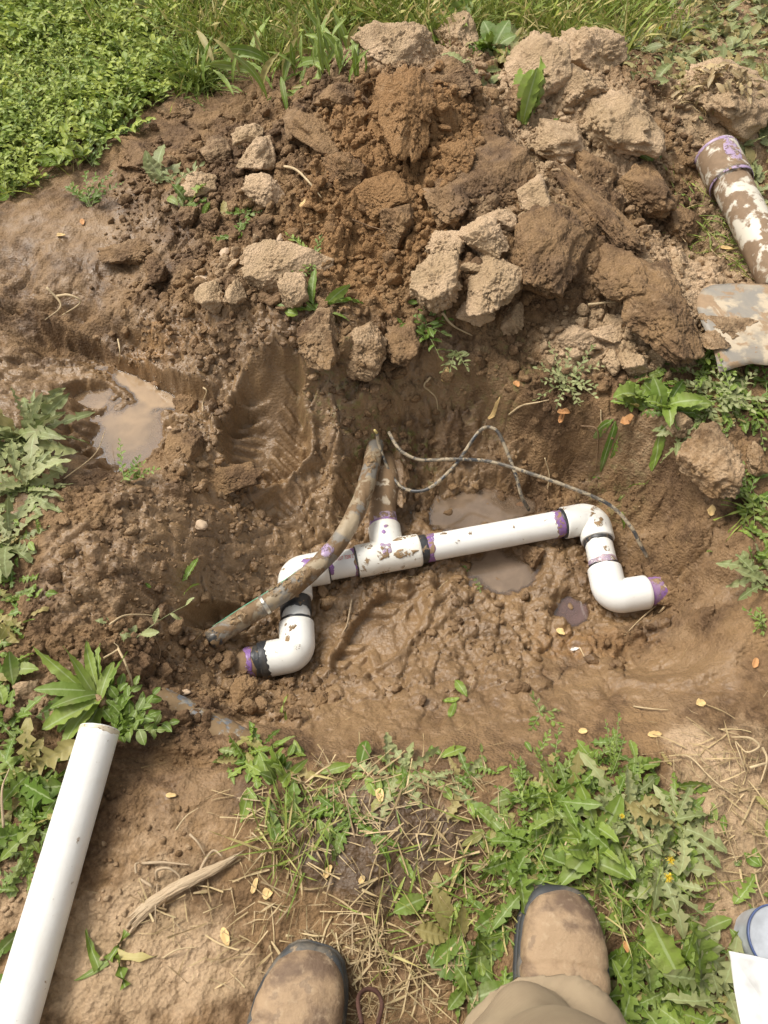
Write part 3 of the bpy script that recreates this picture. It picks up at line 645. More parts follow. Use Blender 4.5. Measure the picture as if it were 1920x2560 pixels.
mud_spot(eR - run * .07, eR, RF, .78, -.3, .012, .006, 45); mud_spot(eR - run * .07, eR, RF, .9, .05, .007, .006, 46)
mud_spot(eR, eR + dr_ * .07, RF, .5, .0, .014, .012, 48); mud_spot(lowL - dl * .06, lowL, RF, .25, -.3, .010, .012, 49); mud_spot(lowL - dl * .06, lowL, RF, .6, -.5, .012, .007, 50); mud_spot(lowL - dl * .06, lowL, RF, 1.0, .1, .006, .007, 51)
mud_spot(tB, eR, RP, .52, -.1, .0035, .003, 52); mud_spot(tB, eR, RP, .14, .45, .008, .004, 53); mud_spot(tB, eR, RP, .2, -.4, .006, .004, 54); mud_spot(tB, eR, RP, .28, .1, .004, .005, 55); mud_spot(eR, lowR, RP, .48, .1, .008, .008, 56)
# red lettering printed along the short pipe
def lettering(txt, p0, ax, r, size, ang, mat, parent):
    cu = bpy.data.curves.new('lettering', 'FONT'); cu.body = txt; cu.size = size; cu.resolution_u = 3
    to = bpy.data.objects.new('lettering_src', cu); COL.objects.link(to); dg = bpy.context.evaluated_depsgraph_get()
    me = bpy.data.meshes.new_from_object(to.evaluated_get(dg)); bpy.data.objects.remove(to)
    sx = np.cross(ax, [0, 0, 1.]); sx /= np.linalg.norm(sx); up2 = np.cross(sx, ax)
    for v in me.vertices:
        g_ = math.pi / 2 + ang + v.co.y / r; p = p0 + ax * v.co.x * .56 + (sx * math.cos(g_) + up2 * math.sin(g_)) * (r + .0005); v.co = p
    me.materials.append(mat); o = bpy.data.objects.new('lettering', me); COL.objects.link(o); adopt(o, parent); o['label'] = 'small red printed lettering'; return o
lettering('= \u00ae PLUT 7200 2" PVC', eL + run * .080, run, RP, .0125, -.18, REDINK, asm)

# ------------------------------------------------------------------ hose and cables
hp = [A_(944, 1060, -.215), A_(939, 1110, -.172), A_(922, 1190, -.152), A_(893, 1275, -.148), A_(842, 1360, -.150), A_(775, 1432, -.152), A_(700, 1488, -.158), A_(610, 1545, -.165), A_(535, 1595, -.165)]
HOSE_END = dirty('muddy_black_end', (.035, .037, .04), .5, smear=.5, scale=60)
hose = empty('poly_hose', hp[-1]); tag(hose, 'bent brown muddy poly hose lying across the left elbow', 'hose')
hpath = smooth_path(hp, 14); tube('hose_body', hpath, .0195, HOSE, hose, ns=36, wob=.10)
ed = (hpath[-1] - hpath[-3]); ed /= np.linalg.norm(ed)
tube('crimped_end', [hpath[-1] - ed * .012, hpath[-1] - ed * .004, hpath[-1] + ed * .010, hpath[-1] + ed * .013], [.0190, .0202, .0180, .012], HOSE_END, hose, ns=30, wob=.12)
k0 = int(len(hpath) * .66); T_, N2, B2 = frames(hpath)
stripe = hpath[k0:-2] - np.cross(T_, [0, 0, 1.])[k0:-2] * .0196 * -1 * -1
stripe = hpath[k0:-2] + np.array([np.cross(t, [0, 0, 1.]) / np.linalg.norm(np.cross(t, [0, 0, 1.])) * .0186 for t in T_[k0:-2]]) + np.array([0, 0, .007])
tube('green_stripe', stripe, .0016, GREEN_STRIPE, hose, ns=8)
kc = int(len(hpath) * .80); c0 = hpath[kc]
sheath('metal_clip', c0 - T_[kc] * .004, c0 + T_[kc] * .004, .0204, METAL, hose, .0003, .0003, 3, thick=.0008)
for off, sd in ((0.022, 1),):
    blob_on('clip_tab', c0 - T_[kc] * .01, c0 + T_[kc] * .01, .0212, .5, .15, .004, .005, METAL, hose, 2, .0025)
kp = int(len(hpath) * .53)
blob_on('primer_stain', hpath[kp], hpath[kp + 4], .0200, .5, 0, .014, .016, PURPLE_L, hose, 5, .0012)
for q, (f, a, l1, l2) in enumerate([(.64, .1, .03, .017), (.72, -.3, .024, .014), (.20, .1, .03, .013), (.86, .2, .02, .01)]):
    kk = int(len(hpath) * f); blob_on('mud_splash', hpath[kk], hpath[min(kk + 5, len(hpath) - 1)], .0200, .5, a, l1, l2, MUDM, hose, 60 + q, .0026)

def cable(name, pts, r, mat, label):
    p = smooth_path([A_(*q) for q in pts], 12); o = tube(name, p, r, mat, None, ns=12, wob=.12); recenter(o, p[0]); tag(o, label, 'cable', 'cables curling above the pit'); return o
cable('cable', [(972,1080,-.12),(990,1112,-.125),(1012,1134,-.13),(1055,1150,-.135),(1140,1148,-.13),(1230,1155,-.125),(1330,1185,-.12),(1450,1228,-.12),(1528,1265,-.13),(1578,1318,-.15),(1600,1360,-.175),(1618,1392,-.20)], .0040, CABLE, 'long thin muddy cable arching over the right elbow and ending in the mud')
cable('cable', [(942,1082,-.12),(950,1120,-.15),(975,1182,-.18),(1005,1218,-.185),(1045,1228,-.18),(1085,1213,-.17),(1140,1160,-.14),(1185,1095,-.10),(1205,1073,-.095),(1224,1068,-.095),(1246,1082,-.10),(1268,1130,-.13),(1290,1190,-.16),(1304,1240,-.19),(1322,1275,-.24)], .0040, CABLE, 'thin muddy cable looping up and down beside the tee, with a sharp bend')
tip = A_(942, 1082, -.119); o = tube('cable_tip', [A_(936, 1075, -.108), tip], [.0028, .0036], simple('bare_yellow_tip', (.72, .58, .22), .5), None, ns=10)
adopt(o, bpy.data.objects['cable.001']); 
# ------------------------------------------------------------------ other pipes
# long clean pipe on the grass, left
q1 = at(250, 1822, .033); q0 = at(52, 2500, .033); dv = (q0 - q1) / np.linalg.norm(q0 - q1)
lp = empty('pvc_pipe_length', (q1[0], q1[1], 0)); tag(lp, 'long clean white pvc pipe lying on the ground at lower left, open end up', 'pipe')
hollow('pipe_body', q1 + dv * .95, q1, .0302, .004, PVC_CLEAN, lp, nseg=60)
sheath('muddy_rim', q1 + dv * .001, q1 + dv * .008, .0302, dirty('rim_dirt', (.62, .55, .42), .35, smear=.8, scale=80), lp, .0005, .006, 71, thick=.0004)
# mud daubed pipe with coupling, upper right
m1 = at(1790, 385, .085); m0 = at(1945, 690, .045); mv = (m0 - m1) / np.linalg.norm(m0 - m1)
mp = empty('muddy_pipe', (m1[0], m1[1], float(H(m1[0], m1[1])))); tag(mp, 'mud daubed white pipe with a wide coupling lying at the upper right edge', 'pipe')
hollow('coupling', m1 + mv * .115, m1, .054, .007, PVC_FAR, mp, nseg=12)
tube('pipe_body', np.linspace(m1 + mv * .10, m1 + mv * (float(np.linalg.norm(m0 - m1)) + .03), 30), .0455, PVC_FAR, mp, ns=48, wob=.04)
sheath('primer_stain', m1 + mv * .012, m1 + mv * .105, .0542, PURPLE_L, mp, .004, .01, 72, a0=1.2, a1=2.0)
sheath('primer_ring', m1 + mv * .112, m1 + mv * .122, .0525, PURPLE_L, mp, .002, .004, 73)
sheath('primer_ring', m1 + mv * .002, m1 + mv * .012, .0542, PURPLE_L, mp, .001, .003, 74)
# half buried old pipe
b0_, b1_ = at(470, 1790, -.088), at(600, 1858, -.088)
bp = tube('half_buried_pipe', np.linspace(b0_ - (b1_ - b0_) * .6, b1_ + (b1_ - b0_) * .35, 16), .026, dirty('blue_grey_pipe', (.13, .145, .165), .68, smear=.4, scale=42, base2=(.24, .22, .18), mudc=(.20, .13, .062)), None, ns=32, wob=.1)
recenter(bp, (b0_ + b1_) / 2); tag(bp, 'blue grey pipe half buried in soil beside the leafy weed', 'pipe')

# ------------------------------------------------------------------ clods of earth
def h3(ix, iy, iz, seed): return _hash(ix + iz * 7919, iy + iz * 104729, seed)
def vn3(p, f, seed=0):
    q = p * f; i = np.floor(q); t = q - i; t = t * t * (3 - 2 * t); r = 0
    for dx in (0, 1):
        for dy in (0, 1):
            for dz in (0, 1):
                wgt = (t[:, 0] if dx else 1 - t[:, 0]) * (t[:, 1] if dy else 1 - t[:, 1]) * (t[:, 2] if dz else 1 - t[:, 2])
                r = r + wgt * h3(i[:, 0] + dx, i[:, 1] + dy, i[:, 2] + dz, seed)
    return r
def fbm3(p, f, o=4, seed=0, g=.5):
    s = 0; a = 1; t = 0
    for k in range(o): s = s + a * (vn3(p + k * 3.1, f, seed + k) * 2 - 1); t += a; a *= g; f *= 2.05
    return s / t
def wor3(p, f, seed=0):
    q = p * f; i = np.floor(q); d1 = np.full(len(p), 9.); d2 = d1.copy(); cr = np.zeros(len(p))
    for dx in (-1, 0, 1):
        for dy in (-1, 0, 1):
            for dz in (-1, 0, 1):
                c = i + (dx, dy, dz)
                j = np.stack([h3(c[:, 0], c[:, 1], c[:, 2], seed + s) for s in (0, 17, 31)], 1)
                d = np.linalg.norm(q - c - j, axis=1); n = d < d1; d2 = np.where(n, d1, np.minimum(d, d2)); cr = np.where(n, h3(c[:, 0], c[:, 1], c[:, 2], seed + 77), cr); d1 = np.where(n, d, d1)
    return d1, d2, cr
def ico(sub):
    bm = bmesh.new(); bmesh.ops.create_icosphere(bm, subdivisions=sub, radius=1)
    V = np.array([v.co[:] for v in bm.verts]); F = np.array([[v.index for v in f.verts] for f in bm.faces]); bm.free(); return V, F
ICO = {k: ico(k) for k in (2, 3, 5, 6)}
def rotm(ax, ay, az): return np.array(Matrix.Rotation(az, 3, 'Z') @ Matrix.Rotation(ay, 3, 'Y') @ Matrix.Rotation(ax, 3, 'X'))
def scale_at(p): return float(np.dot(np.asarray(p) - CP, CD)) / FPX
def clod_shape(V, kind, seed, asp=(1, 1, 1)):
    """V on the unit sphere, returned with the clod's surface"""
    asp = np.array(asp, float); asp = asp / asp.prod() ** (1 / 3); s = seed * 11.3; d = V / np.linalg.norm(V, axis=1)[:, None]
    w_, w2, c = wor3(d + s, 1.25, seed); r = 1 + .42 * fbm3(d + s, 1.3, 3, seed) + .22 * (c - .5) * sm(0, .2, w2 - w_)
    rg = np.random.default_rng(seed + 5); d0 = d
    for _ in range({'crumb': 9, 'clay': 11, 'smooth': 6}[kind]):      # broken faces
        nrm = rg.normal(0, 1, 3) * [1, 1, .8]; nrm /= np.linalg.norm(nrm); cdist = rg.uniform(.48, .80); dn = d @ nrm
        lim = np.where(dn > .05, cdist / np.maximum(dn, .05), 9); lim = lim * (1 + .05 * fbm3(d + s, 5, 2, seed + _)); r = np.minimum(r, lim)
    d = d * asp
    if kind == 'crumb':
        mk = .18 + .82 * sm(-.18, .22, fbm3(d0 + s + 3, 1.7, 2, seed + 40))
        a, b, c2 = wor3(d + s, 3.3 + rg.random(), seed + 2); r += mk * .17 * (np.sqrt(np.clip(1.05 - a, 0, 1)) * (.3 + c2) - .4)
        a, b, c3 = wor3(d + s, 8.5, seed + 3); r += mk * .095 * (np.sqrt(np.clip(1.05 - a, 0, 1)) * (.2 + c3 * 1.2) - .4)
        a, b, c3 = wor3(d + s, 17, seed + 4); r += mk * .05 * (np.clip(1.05 - a, 0, 1) * c3)
    elif kind == 'clay':
        a, b, c2 = wor3(d + s, 2.6, seed + 2); r += .16 * (c2 - .5) * sm(0, .08, b - a) - .05 * sm(.07, 0, b - a)
        a, b, c3 = wor3(d * [1, 1, 1.4] + s, 6, seed + 3); r += .05 * (c3 - .5) * sm(0, .1, b - a); r += .06 * fbm3(d + s, 7, 4, seed, .6)
    else:
        r += .09 * fbm3(d + s, 3, 4, seed + 5); r += .04 * np.abs(fbm3(d + s, 8, 3, seed + 7)); a, b, c2 = wor3(d + s, 3.2, seed + 2); r -= .09 * sm(.05, 0, b - a); r += .022 * fbm3(d + s, 16, 3, seed + 8)
    return d0 * r[:, None]
CLOD_N = [0]
def clod(px, py, wpx, hpx, kind, label, dry=.3, org=0., wet=0., flat=.7, rot=0, tilt=(0, 0), sink=.35, sub=None, name='soil_clod', group=None, cat='clod', mat=None):
    CLOD_N[0] += 1; seed = CLOD_N[0]
    g0 = ground(px, py); sc = scale_at(g0); rx = wpx * sc / 2; 
    rz = flat * min(wpx, hpx) * sc / 2
    dep = math.hypot(g0[1], CAM_H - g0[2]); sv = (CAM_H - g0[2]) / dep; cv = g0[1] / dep
    ry2 = max((hpx * sc / 2) ** 2 - (rz * cv) ** 2, (hpx * sc * .3) ** 2); ry = math.sqrt(ry2) / max(sv, .5)
    V0, F0 = ICO[sub or (6 if wpx > 100 else 5)]
    V = clod_shape(V0, kind, seed, (rx, ry, rz)) * [rx * 1.16, ry * 1.16, rz * 1.1]
    V = V @ rotm(R(tilt[0]), R(tilt[1]), R(rot)).T
    c = np.array([g0[0], g0[1] + 0.0, g0[2] + rz * (1 - 2 * sink)]); V = V + c
    n = len(V); V[:, 2] = np.maximum(V[:, 2], H(V[:, 0], V[:, 1]) - .03)
    var = .25 * fbm3(V, 30, 3, seed)
    o = mk_mesh(name, V, [F0], mat or SOIL, attrs=dict(dry=np.clip(dry + var, 0, 1), org=np.full(n, org), wet=np.full(n, wet), moss=np.zeros(n)))
    recenter(o, (g0[0], g0[1], g0[2])); tag(o, label, cat, group)
    return o
GH = 'clods on the dug heap'; GP = 'dry pale clods'; GR = 'clods around the pit'
CL = [
 (1020,305,135,165,'clay','ochre clay clod high on the heap with a flat chipped face',.25,.95,.0,.75,10,(20,10),.2,GH),
 (955,500,150,110,'smooth','round orange brown clod low on the heap front',.05,.8,.1,.7,0,(0,0),.35,GH),
 (1130,205,140,75,'clay','brown angular clod near the heap top, above the ochre clod',.3,.35,0,.6,-20,(15,0),.3,GH),
 (985,130,170,110,'crumb','large pale crumbly clod at the top left of the heap',.75,.1,0,.8,10,(0,0),.3,GH),
 (1135,110,110,130,'crumb','pale crumbly clod at the top right of the heap beside the grass',.75,.0,0,.9,0,(0,0),.3,GH),
 (1220,470,270,170,'smooth','long grey brown slick slab sloping down the right of the heap',.0,.0,.35,.55,38,(12,-8),.25,GH),
 (1120,505,120,120,'smooth','grey brown slick lump at the lower end of the long slab',.0,.0,.35,.6,10,(0,0),.35,GH),
 (855,250,110,90,'crumb','dark brown crumbly clod on the left shoulder of the heap',.15,.2,0,.8,0,(0,0),.3,GH),
 (800,350,100,110,'crumb','brown crumbly clod left of the ochre clod',.2,.3,0,.8,40,(0,0),.3,GH),
 (870,430,120,100,'crumb','brown rounded clod at the middle left of the heap',.1,.5,0,.7,0,(0,0),.3,GH),
 (735,305,60,80,'smooth','small smooth grey clod on the left flank of the heap',.3,0,.1,.7,0,(0,0),.3,GH),
 (1230,330,110,90,'crumb','dark crumbly clod right of the ochre clod',.1,.4,0,.8,0,(0,0),.3,GH),
 (1150,400,90,80,'clay','rust brown clod above the slick slab',.1,.8,0,.7,0,(0,0),.3,GH),
 (1300,260,90,80,'crumb','brown clod at the right edge of the heap beside the upright leaf',.3,.3,0,.8,0,(0,0),.3,GH),
 (625,360,75,65,'crumb','pale crumbly clod topmost of the pale row left of the heap',.9,0,0,.8,0,(0,0),.25,GP),
 (650,415,85,90,'crumb','pale crumbly clod in the middle of the pale row left of the heap',.9,0,0,.8,0,(0,0),.25,GP),
 (660,490,85,70,'crumb','pale crumbly clod lowest of the pale row left of the heap',.85,0,0,.8,0,(0,0),.25,GP),
 (550,385,85,75,'smooth','smooth pinkish brown clod beside the pale row',.45,0,.2,.7,0,(0,0),.3,GH),
 (497,475,85,70,'crumb','pale crumbly clod at far left beside the green sprigs',.9,0,0,.8,0,(0,0),.25,GP),
 (480,545,50,48,'smooth','small round brown clod below the green sprigs',.3,0,.1,.9,0,(0,0),.25,GR),
 (535,555,52,48,'smooth','small round brown clod right of its twin below the sprigs',.2,0,.1,.9,0,(0,0),.25,GR),
 (345,395,120,90,'crumb','dark brown clod at the edge of the slick mud, upper left',.1,0,.1,.7,0,(0,0),.35,GR),
 (690,690,230,105,'crumb','large pale block with a bright top and dark front, left of centre',.9,.1,0,.75,8,(18,0),.2,GP),
 (735,745,80,90,'crumb','pale lump hanging off the right end of the large pale block',.85,0,0,.9,0,(0,0),.25,GP),
 (530,755,60,80,'crumb','pale crumbly lump below the left end of the large block',.8,0,0,.9,0,(0,0),.25,GP),
 (590,745,55,70,'crumb','small pale crumbly lump next to the large block',.75,0,0,.9,0,(0,0),.25,GP),
 (398,700,68,70,'clay','dark brown angular clod on the slick bank at left',.05,.0,0,.9,0,(0,0),.2,GR),
 (470,690,80,70,'crumb','brown clod between the dark angular clod and the pale block',.3,0,0,.8,0,(0,0),.3,GR),
 (340,640,140,60,'clay','olive brown flat clod at the left edge of the loose soil',.3,.2,0,.6,0,(0,0),.35,GR),
 (895,865,140,105,'smooth','flat topped tan slab below the heap, left of centre',.5,.25,.1,.6,-18,(20,8),.3,GR),
 (790,850,110,120,'crumb','brown crumbly clod left of the flat topped tan slab',.4,.2,0,.8,0,(0,0),.3,GR),
 (1010,840,90,130,'smooth','tall brown clod right of the flat topped tan slab',.25,.1,.1,.7,0,(0,0),.35,GR),
 (1000,560,110,110,'crumb','dark crumbly clod at the foot of the heap',.1,.4,0,.8,0,(0,0),.3,GH),
 (1110,630,110,90,'crumb','pale crumbly clod at the top left of the pale cluster below the heap',.95,0,0,.8,0,(0,0),.25,GP),
 (1215,625,115,90,'crumb','pale crumbly clod at the top right of the pale cluster below the heap',.95,0,0,.8,0,(0,0),.25,GP),
 (1095,735,140,125,'crumb','biggest pale crumbly clod, lower left of the pale cluster',.95,0,0,.8,0,(0,0),.2,GP),
 (1225,715,110,150,'crumb','long pale clod on the right of the pale cluster',.9,0,0,.7,-25,(0,0),.25,GP),
 (1180,795,90,60,'crumb','small pale clod at the bottom of the pale cluster',.85,0,0,.8,0,(0,0),.25,GP),
 (1280,800,70,90,'crumb','small pale crumbly clod at the lower right of the cluster',.7,0,0,.7,0,(0,0),.3,GP),
 (1175,680,50,34,'crumb','little pale clod in the gap of the pale cluster',.85,0,0,.8,0,(0,0),.2,GP),
 (1360,640,170,230,'smooth','big smooth brown slab standing right of the pale cluster',.05,.05,.25,.55,-20,(10,12),.25,GH),
 (1500,545,110,230,'smooth','long brown ridge shaped slab with a steep shaded side',.05,.1,.2,.7,18,(0,18),.25,GH),
 (1475,430,90,110,'smooth','smooth upright lump topping the ridge shaped slab',.1,.05,.2,.8,0,(0,0),.25,GH),
 (1560,700,130,140,'smooth','rounded brown lump below the ridge shaped slab',.1,.05,.2,.6,0,(0,0),.35,GR),
 (1650,770,170,190,'smooth','wide brown mud lump left of the shovel blade',.25,0,.15,.5,10,(5,0),.35,GR),
 (1600,480,140,120,'crumb','dark crumbly clod in the hollow on the right of the heap',.1,.3,0,.7,0,(0,0),.35,GH),
 (1690,560,120,110,'crumb','dark brown crumbly clod below the muddy pipe coupling',.15,.2,0,.7,0,(0,0),.35,GR),
 (1345,200,130,150,'crumb','grey tan crumbly clod left in the upper right mound',.8,0,0,.8,0,(0,0),.3,GP),
 (1460,165,170,130,'crumb','grey tan root matted clod topping the upper right mound',.75,0,0,.8,0,(0,0),.3,GP),
 (1440,245,150,100,'crumb','grey tan clod overhanging a dark hole in the upper right mound',.75,0,0,.8,0,(0,0),.3,GP),
 (1530,320,190,150,'crumb','broad tan crumbly clod in the middle of the upper right mound',.8,0,0,.7,0,(0,0),.35,GP),
 (1400,370,130,110,'crumb','tan crumbly clod right of the upright leaf',.75,0,0,.8,0,(0,0),.3,GP),
 (1780,255,210,150,'crumb','rounded clod matted with dead leaves above the coupling',.7,0,0,.75,0,(0,0),.3,GP),
 (1330,500,80,90,'crumb','straw covered pale clod between slab and ridge',.8,0,0,.8,0,(0,0),.3,GP),
 (1250,560,90,60,'crumb','pale clod with dry grass above the pale cluster',.75,0,0,.8,0,(0,0),.3,GP),
 (1440,860,95,60,'crumb','pale dry clod at the left of the rubble below the brown lump',.9,0,0,.8,0,(0,0),.25,GP),
 (1510,850,70,45,'crumb','flat pale clod at the top of the rubble',.85,0,0,.7,0,(0,0),.25,GP),
 (1575,925,85,70,'clay','pale angular clod at the bottom of the rubble',.85,0,0,.8,20,(0,0),.2,GP),
 (1525,910,50,60,'clay','small upright pale clod left of the angular one',.8,0,0,.9,0,(0,0),.2,GP),
 (1640,880,110,80,'crumb','pale flattened clod right of the angular one',.8,0,0,.5,0,(0,0),.35,GP),
 (1780,1170,130,150,'crumb','tan cracked clod hanging at the right lip of the pit',.45,.1,0,.8,0,(0,0),.3,GR),
 (1885,1150,60,80,'smooth','knobbly tan clod at the right picture edge',.5,.1,0,.9,0,(0,0),.3,GR),
 (1700,1060,90,60,'crumb','grey tan clod among the weeds on the right lip',.6,0,0,.8,0,(0,0),.3,GR),
 (435,270,80,60,'crumb','tan clod on slick ground below the grass tuft',.35,0,.1,.5,0,(0,0),.4,GR),
 (1340,1385,60,55,'crumb','dark wet lump standing between the two puddles under the pipe',.0,0,.4,.8,0,(0,0),.3,GR),
 (440,110,60,55,'crumb','dark lump of soil at the edge of the green mat',.25,0,0,.9,0,(0,0),.3,GR),
 (505,105,36,40,'smooth','small dark clod right of the lump by the green mat',.2,0,0,.9,0,(0,0),.3,GR),
 (1020,15,60,30,'crumb','pale clod in the grass beyond the heap',.7,0,0,.9,0,(0,0),.3,GP),
 (1250,10,60,30,'crumb','pale clod at the top edge in the broad leaves',.7,0,0,.9,0,(0,0),.3,GP),
 (1690,50,60,36,'crumb','small pale clod in the dead leaves at upper right',.75,0,0,.9,0,(0,0),.3,GP),
 (560,1205,170,90,'crumb','dark crumbly lump on the ledge left of the boot slide',.1,.35,.1,.6,0,(0,0),.4,GR),
 (465,1010,80,90,'crumb','dark crumbly lump beside the left puddle',.05,.1,.1,.7,0,(0,0),.35,GR),
 (470,1120,90,110,'crumb','dark crumbly lump below the left puddle edge',.1,.2,0,.7,0,(0,0),.35,GR),
 (80,1530,75,60,'crumb','brown clod at the left edge above the leafy weed',.2,.1,0,.7,0,(0,0),.3,GR),
 (720,1755,90,60,'clay','dark angular clod below the lower left elbow',.05,.1,.1,.7,0,(0,0),.3,GR),
 (610,1745,70,100,'clay','dark tilted slab of soil under the black cemented joint',.0,.05,.1,.6,-30,(0,20),.3,GR),
 (800,1755,60,40,'crumb','small dark clod right of the angular clod in the pit',.05,.1,.1,.8,0,(0,0),.3,GR),
]
for (px, py, wp, hp_, kd, lab, dr, og, wt, fl, ro, ti, sk, gp) in CL:
    if kd != 'clay' and gp in (GH, GR): sk += .14; fl *= .92
    clod(px, py, wp, hp_, kd, lab, dr, og, wt, fl, ro, ti, sk, group=gp)
for (px, py, wp, hp_, lab) in [(505,702,46,24,'smooth oval pale pebble left of the large pale block'),(500,1318,32,26,'flat pale stone on the soil left of the hose'),(462,1733,30,18,'small cream stone above the buried pipe'),(700,605,18,24,'tiny grey pebble in the loose soil'),
        (565,640,26,26,'tan rounded pebble above the pale block'),(427,1072,14,10,'tiny white stone at the puddle edge')]:
    clod(px, py, wp, hp_, 'smooth', lab, .8, 0, 0, .6, 0, (0, 0), .15, sub=3, name='pebble', cat='pebble', mat=STONE)

# loose crumbs: too many to count
def crumbs(name, specs, kind_stuff=True):
    Vs, Fs, att = [], [], dict(dry=[], org=[], wet=[], moss=[]); off = 0
    base = {2: [], 3: []}
    for sub in (2, 3):
        V0, F0 = ICO[sub]
        for k in range(10):
            b_ = clod_shape(V0, ('crumb', 'clay', 'clay')[k % 3] if sub == 3 else 'clay', 200 + k + sub * 20); base[sub].append(b_)
    for (x, y, r, sub) in specs:
        n = len(x); zz = H(x, y); d, o_, w__ = soil_at(x, y); k = RNG.integers(0, 10, n); V0, F0 = ICO[sub]
        ang = RNG.random((n, 3)) * 6.28
        ca, sa = np.cos(ang), np.sin(ang)
        for kk in range(10):
            m = np.where(k == kk)[0]
            if not len(m): continue
            B = base[sub][kk][None] * (r[m, None, None] * RNG.uniform(.65, 1.3, (len(m), 1, 3)))
            for ax_, (i, j) in enumerate(((0, 1), (1, 2))):
                c_, s_ = ca[m, ax_][:, None], sa[m, ax_][:, None]; bi, bj = B[..., i].copy(), B[..., j].copy(); B[..., i] = bi * c_ - bj * s_; B[..., j] = bi * s_ + bj * c_
            B[..., 2] *= .8
            B = B + np.stack([x[m], y[m], zz[m] + r[m] * .28], 1)[:, None]
            nv = B.shape[1]; Vs.append(B.reshape(-1, 3)); Fs.append((F0[None] + (np.arange(len(m)) * nv)[:, None, None] + off).reshape(-1, 3)); off += len(m) * nv
            jit = RNG.normal(0, .14, len(m))
            for key, val in (('dry', np.clip(d[m] + jit, 0, 1)), ('org', np.clip(o_[m] + jit, 0, 1)), ('wet', w__[m] * .6), ('moss', d[m] * 0)): att[key].append(np.repeat(val, nv))
    o = mk_mesh(name, np.vstack(Vs), [np.vstack(Fs)], SOIL, attrs={k: np.concatenate(v) for k, v in att.items()}); tag(o, kind='stuff'); return o
def scatter(zs, n, seed=0, dens_floor=0.0):
    """n points in the visible ground, thinned by the zones"""
    rg = np.random.default_rng(seed); out = []
    tot = 0
    while tot < n:
        y = rg.random(n * 4) * 3.9 - .12; hw = .60 * (y * .545 + 1.0) + .40; x = (rg.random(n * 4) * 2 - 1) * hw
        wz = zones(zs, x, y, fbm(x, y, 9, 3, seed + 5) * .5) * (H(x, y, CALM) < .25)
        k = rg.random(n * 4) < wz * .9 + dens_floor; 
        out.append(np.stack([x[k], y[k]], 1)); tot += k.sum()
        if len(out) > 60: break
    a = np.vstack(out); a = a[:n]; return a[:, 0], a[:, 1]
CR = [(950,420,420,280,1,.12),(700,580,360,220,1,.04),(1450,380,330,260,.8,.1),(1250,740,260,120,.8,.06),(480,500,160,100,.8,.02),(600,780,330,100,.8,.02),(860,820,260,130,.8,.02),(1520,870,240,100,.9,0),(540,1150,120,150,.8,-.06),
  (400,1320,260,170,.7,-.03),(330,1560,280,180,.8,-.02),(600,1720,200,110,1,-.22),(120,1780,200,90,1,0),(1050,1500,330,110,.14,-.25),(1350,1600,300,90,.16,-.22),(1150,1050,260,140,.12,-.1),(760,1180,140,160,.12,-.2),(620,1450,140,120,.4,-.1),(1000,1700,400,60,.1,-.2),(1560,1180,230,150,.5,-.1),(1650,1330,160,150,.5,-.15),(500,1860,180,60,1,-.06),(1700,740,140,140,.6,0),(350,2150,120,260,.35,0),(60,2200,100,200,.6,0),(1780,560,180,160,.5,0)]
sx_, sy_ = scatter(CR, 11500, 1); r1 = .0018 + .0045 * RNG.random(len(sx_)) ** 2.5
bx_, by_ = scatter([(950,400,420,300,1,.12),(1450,380,330,260,.7,.1),(700,560,330,220,.8,.04)] + [c[:4] + (c[4] * (.2 if c[0] < 520 and c[1] > 1100 else 1),) + c[5:] for c in CR[3:19]], 4100, 2); r2 = .0055 + .013 * RNG.random(len(bx_)) ** 2.8
crumbs('loose_soil_crumbs', [(sx_, sy_, r1, 2), (bx_, by_, r2, 3)])

# ------------------------------------------------------------------ leaves, blades, straw
def leaf_template(kind, seed=0, n=20):
    """columns across: edge, mid, edge. length 1 along y, returns verts, faces, lat"""
    rg = np.random.default_rng(seed); t = np.linspace(0, 1, n); V, L = [], []
    if kind == 'lobed':        # dandelion: teeth pointing back to the base
        env = np.sin(np.clip(t * 1.03, 0, 1) ** 1.25 * np.pi) ** .75 * .15 + .012; k = rg.uniform(4.5, 6); ph = rg.random()
        def side(ph):
            saw = ((t * k + ph) % 1.0); return env * np.where(t > .78, 1 - .1 * saw, .28 + .85 * saw ** 1.3), saw
        wl, s1 = side(ph); wr, s2 = side(ph + .12); back = .035
        yl = t - back * (wl > .6 * env) * (t < .85); yr = t - back * (wr > .6 * env) * (t < .85)
    elif kind == 'toothed':    # broad leaf with shallow teeth
        env = np.sin(np.clip(t, 0, 1) ** 1.15 * np.pi) ** .8 * .17 + .012; k = 9; saw = (t * k) % 1.0
        wl = env * (.84 + .22 * saw); wr = env * (.84 + .22 * ((saw + .3) % 1)); yl = yr = t
    elif kind == 'oval':
        wl = wr = np.sin(np.clip(t, 0, 1) ** .9 * np.pi) ** .7 * .19 + .004; yl = yr = t
    elif kind == 'blade':
        wl = wr = .02 * (1 - t ** 1.8) + .001; yl = yr = t
    elif kind == 'strip':
        wl = wr = .03 * (.6 + .4 * np.sin(t * 9)) + .002; yl = yr = t
    lob = .25
    for i in range(n):
        wav = .016 * math.sin(i * 1.9 + seed)
        V += [(-wl[i], yl[i], wl[i] * lob + wav), (0, t[i], 0), (wr[i], yr[i], wr[i] * lob - wav)]; L += [1, 0, 1]
    idx = np.arange(n * 3).reshape(n, 3); F = np.concatenate([np.stack([idx[:-1, c], idx[:-1, c + 1], idx[1:, c + 1], idx[1:, c]], -1) for c in (0, 1)])
    return np.array(V), F, np.array(L, float)
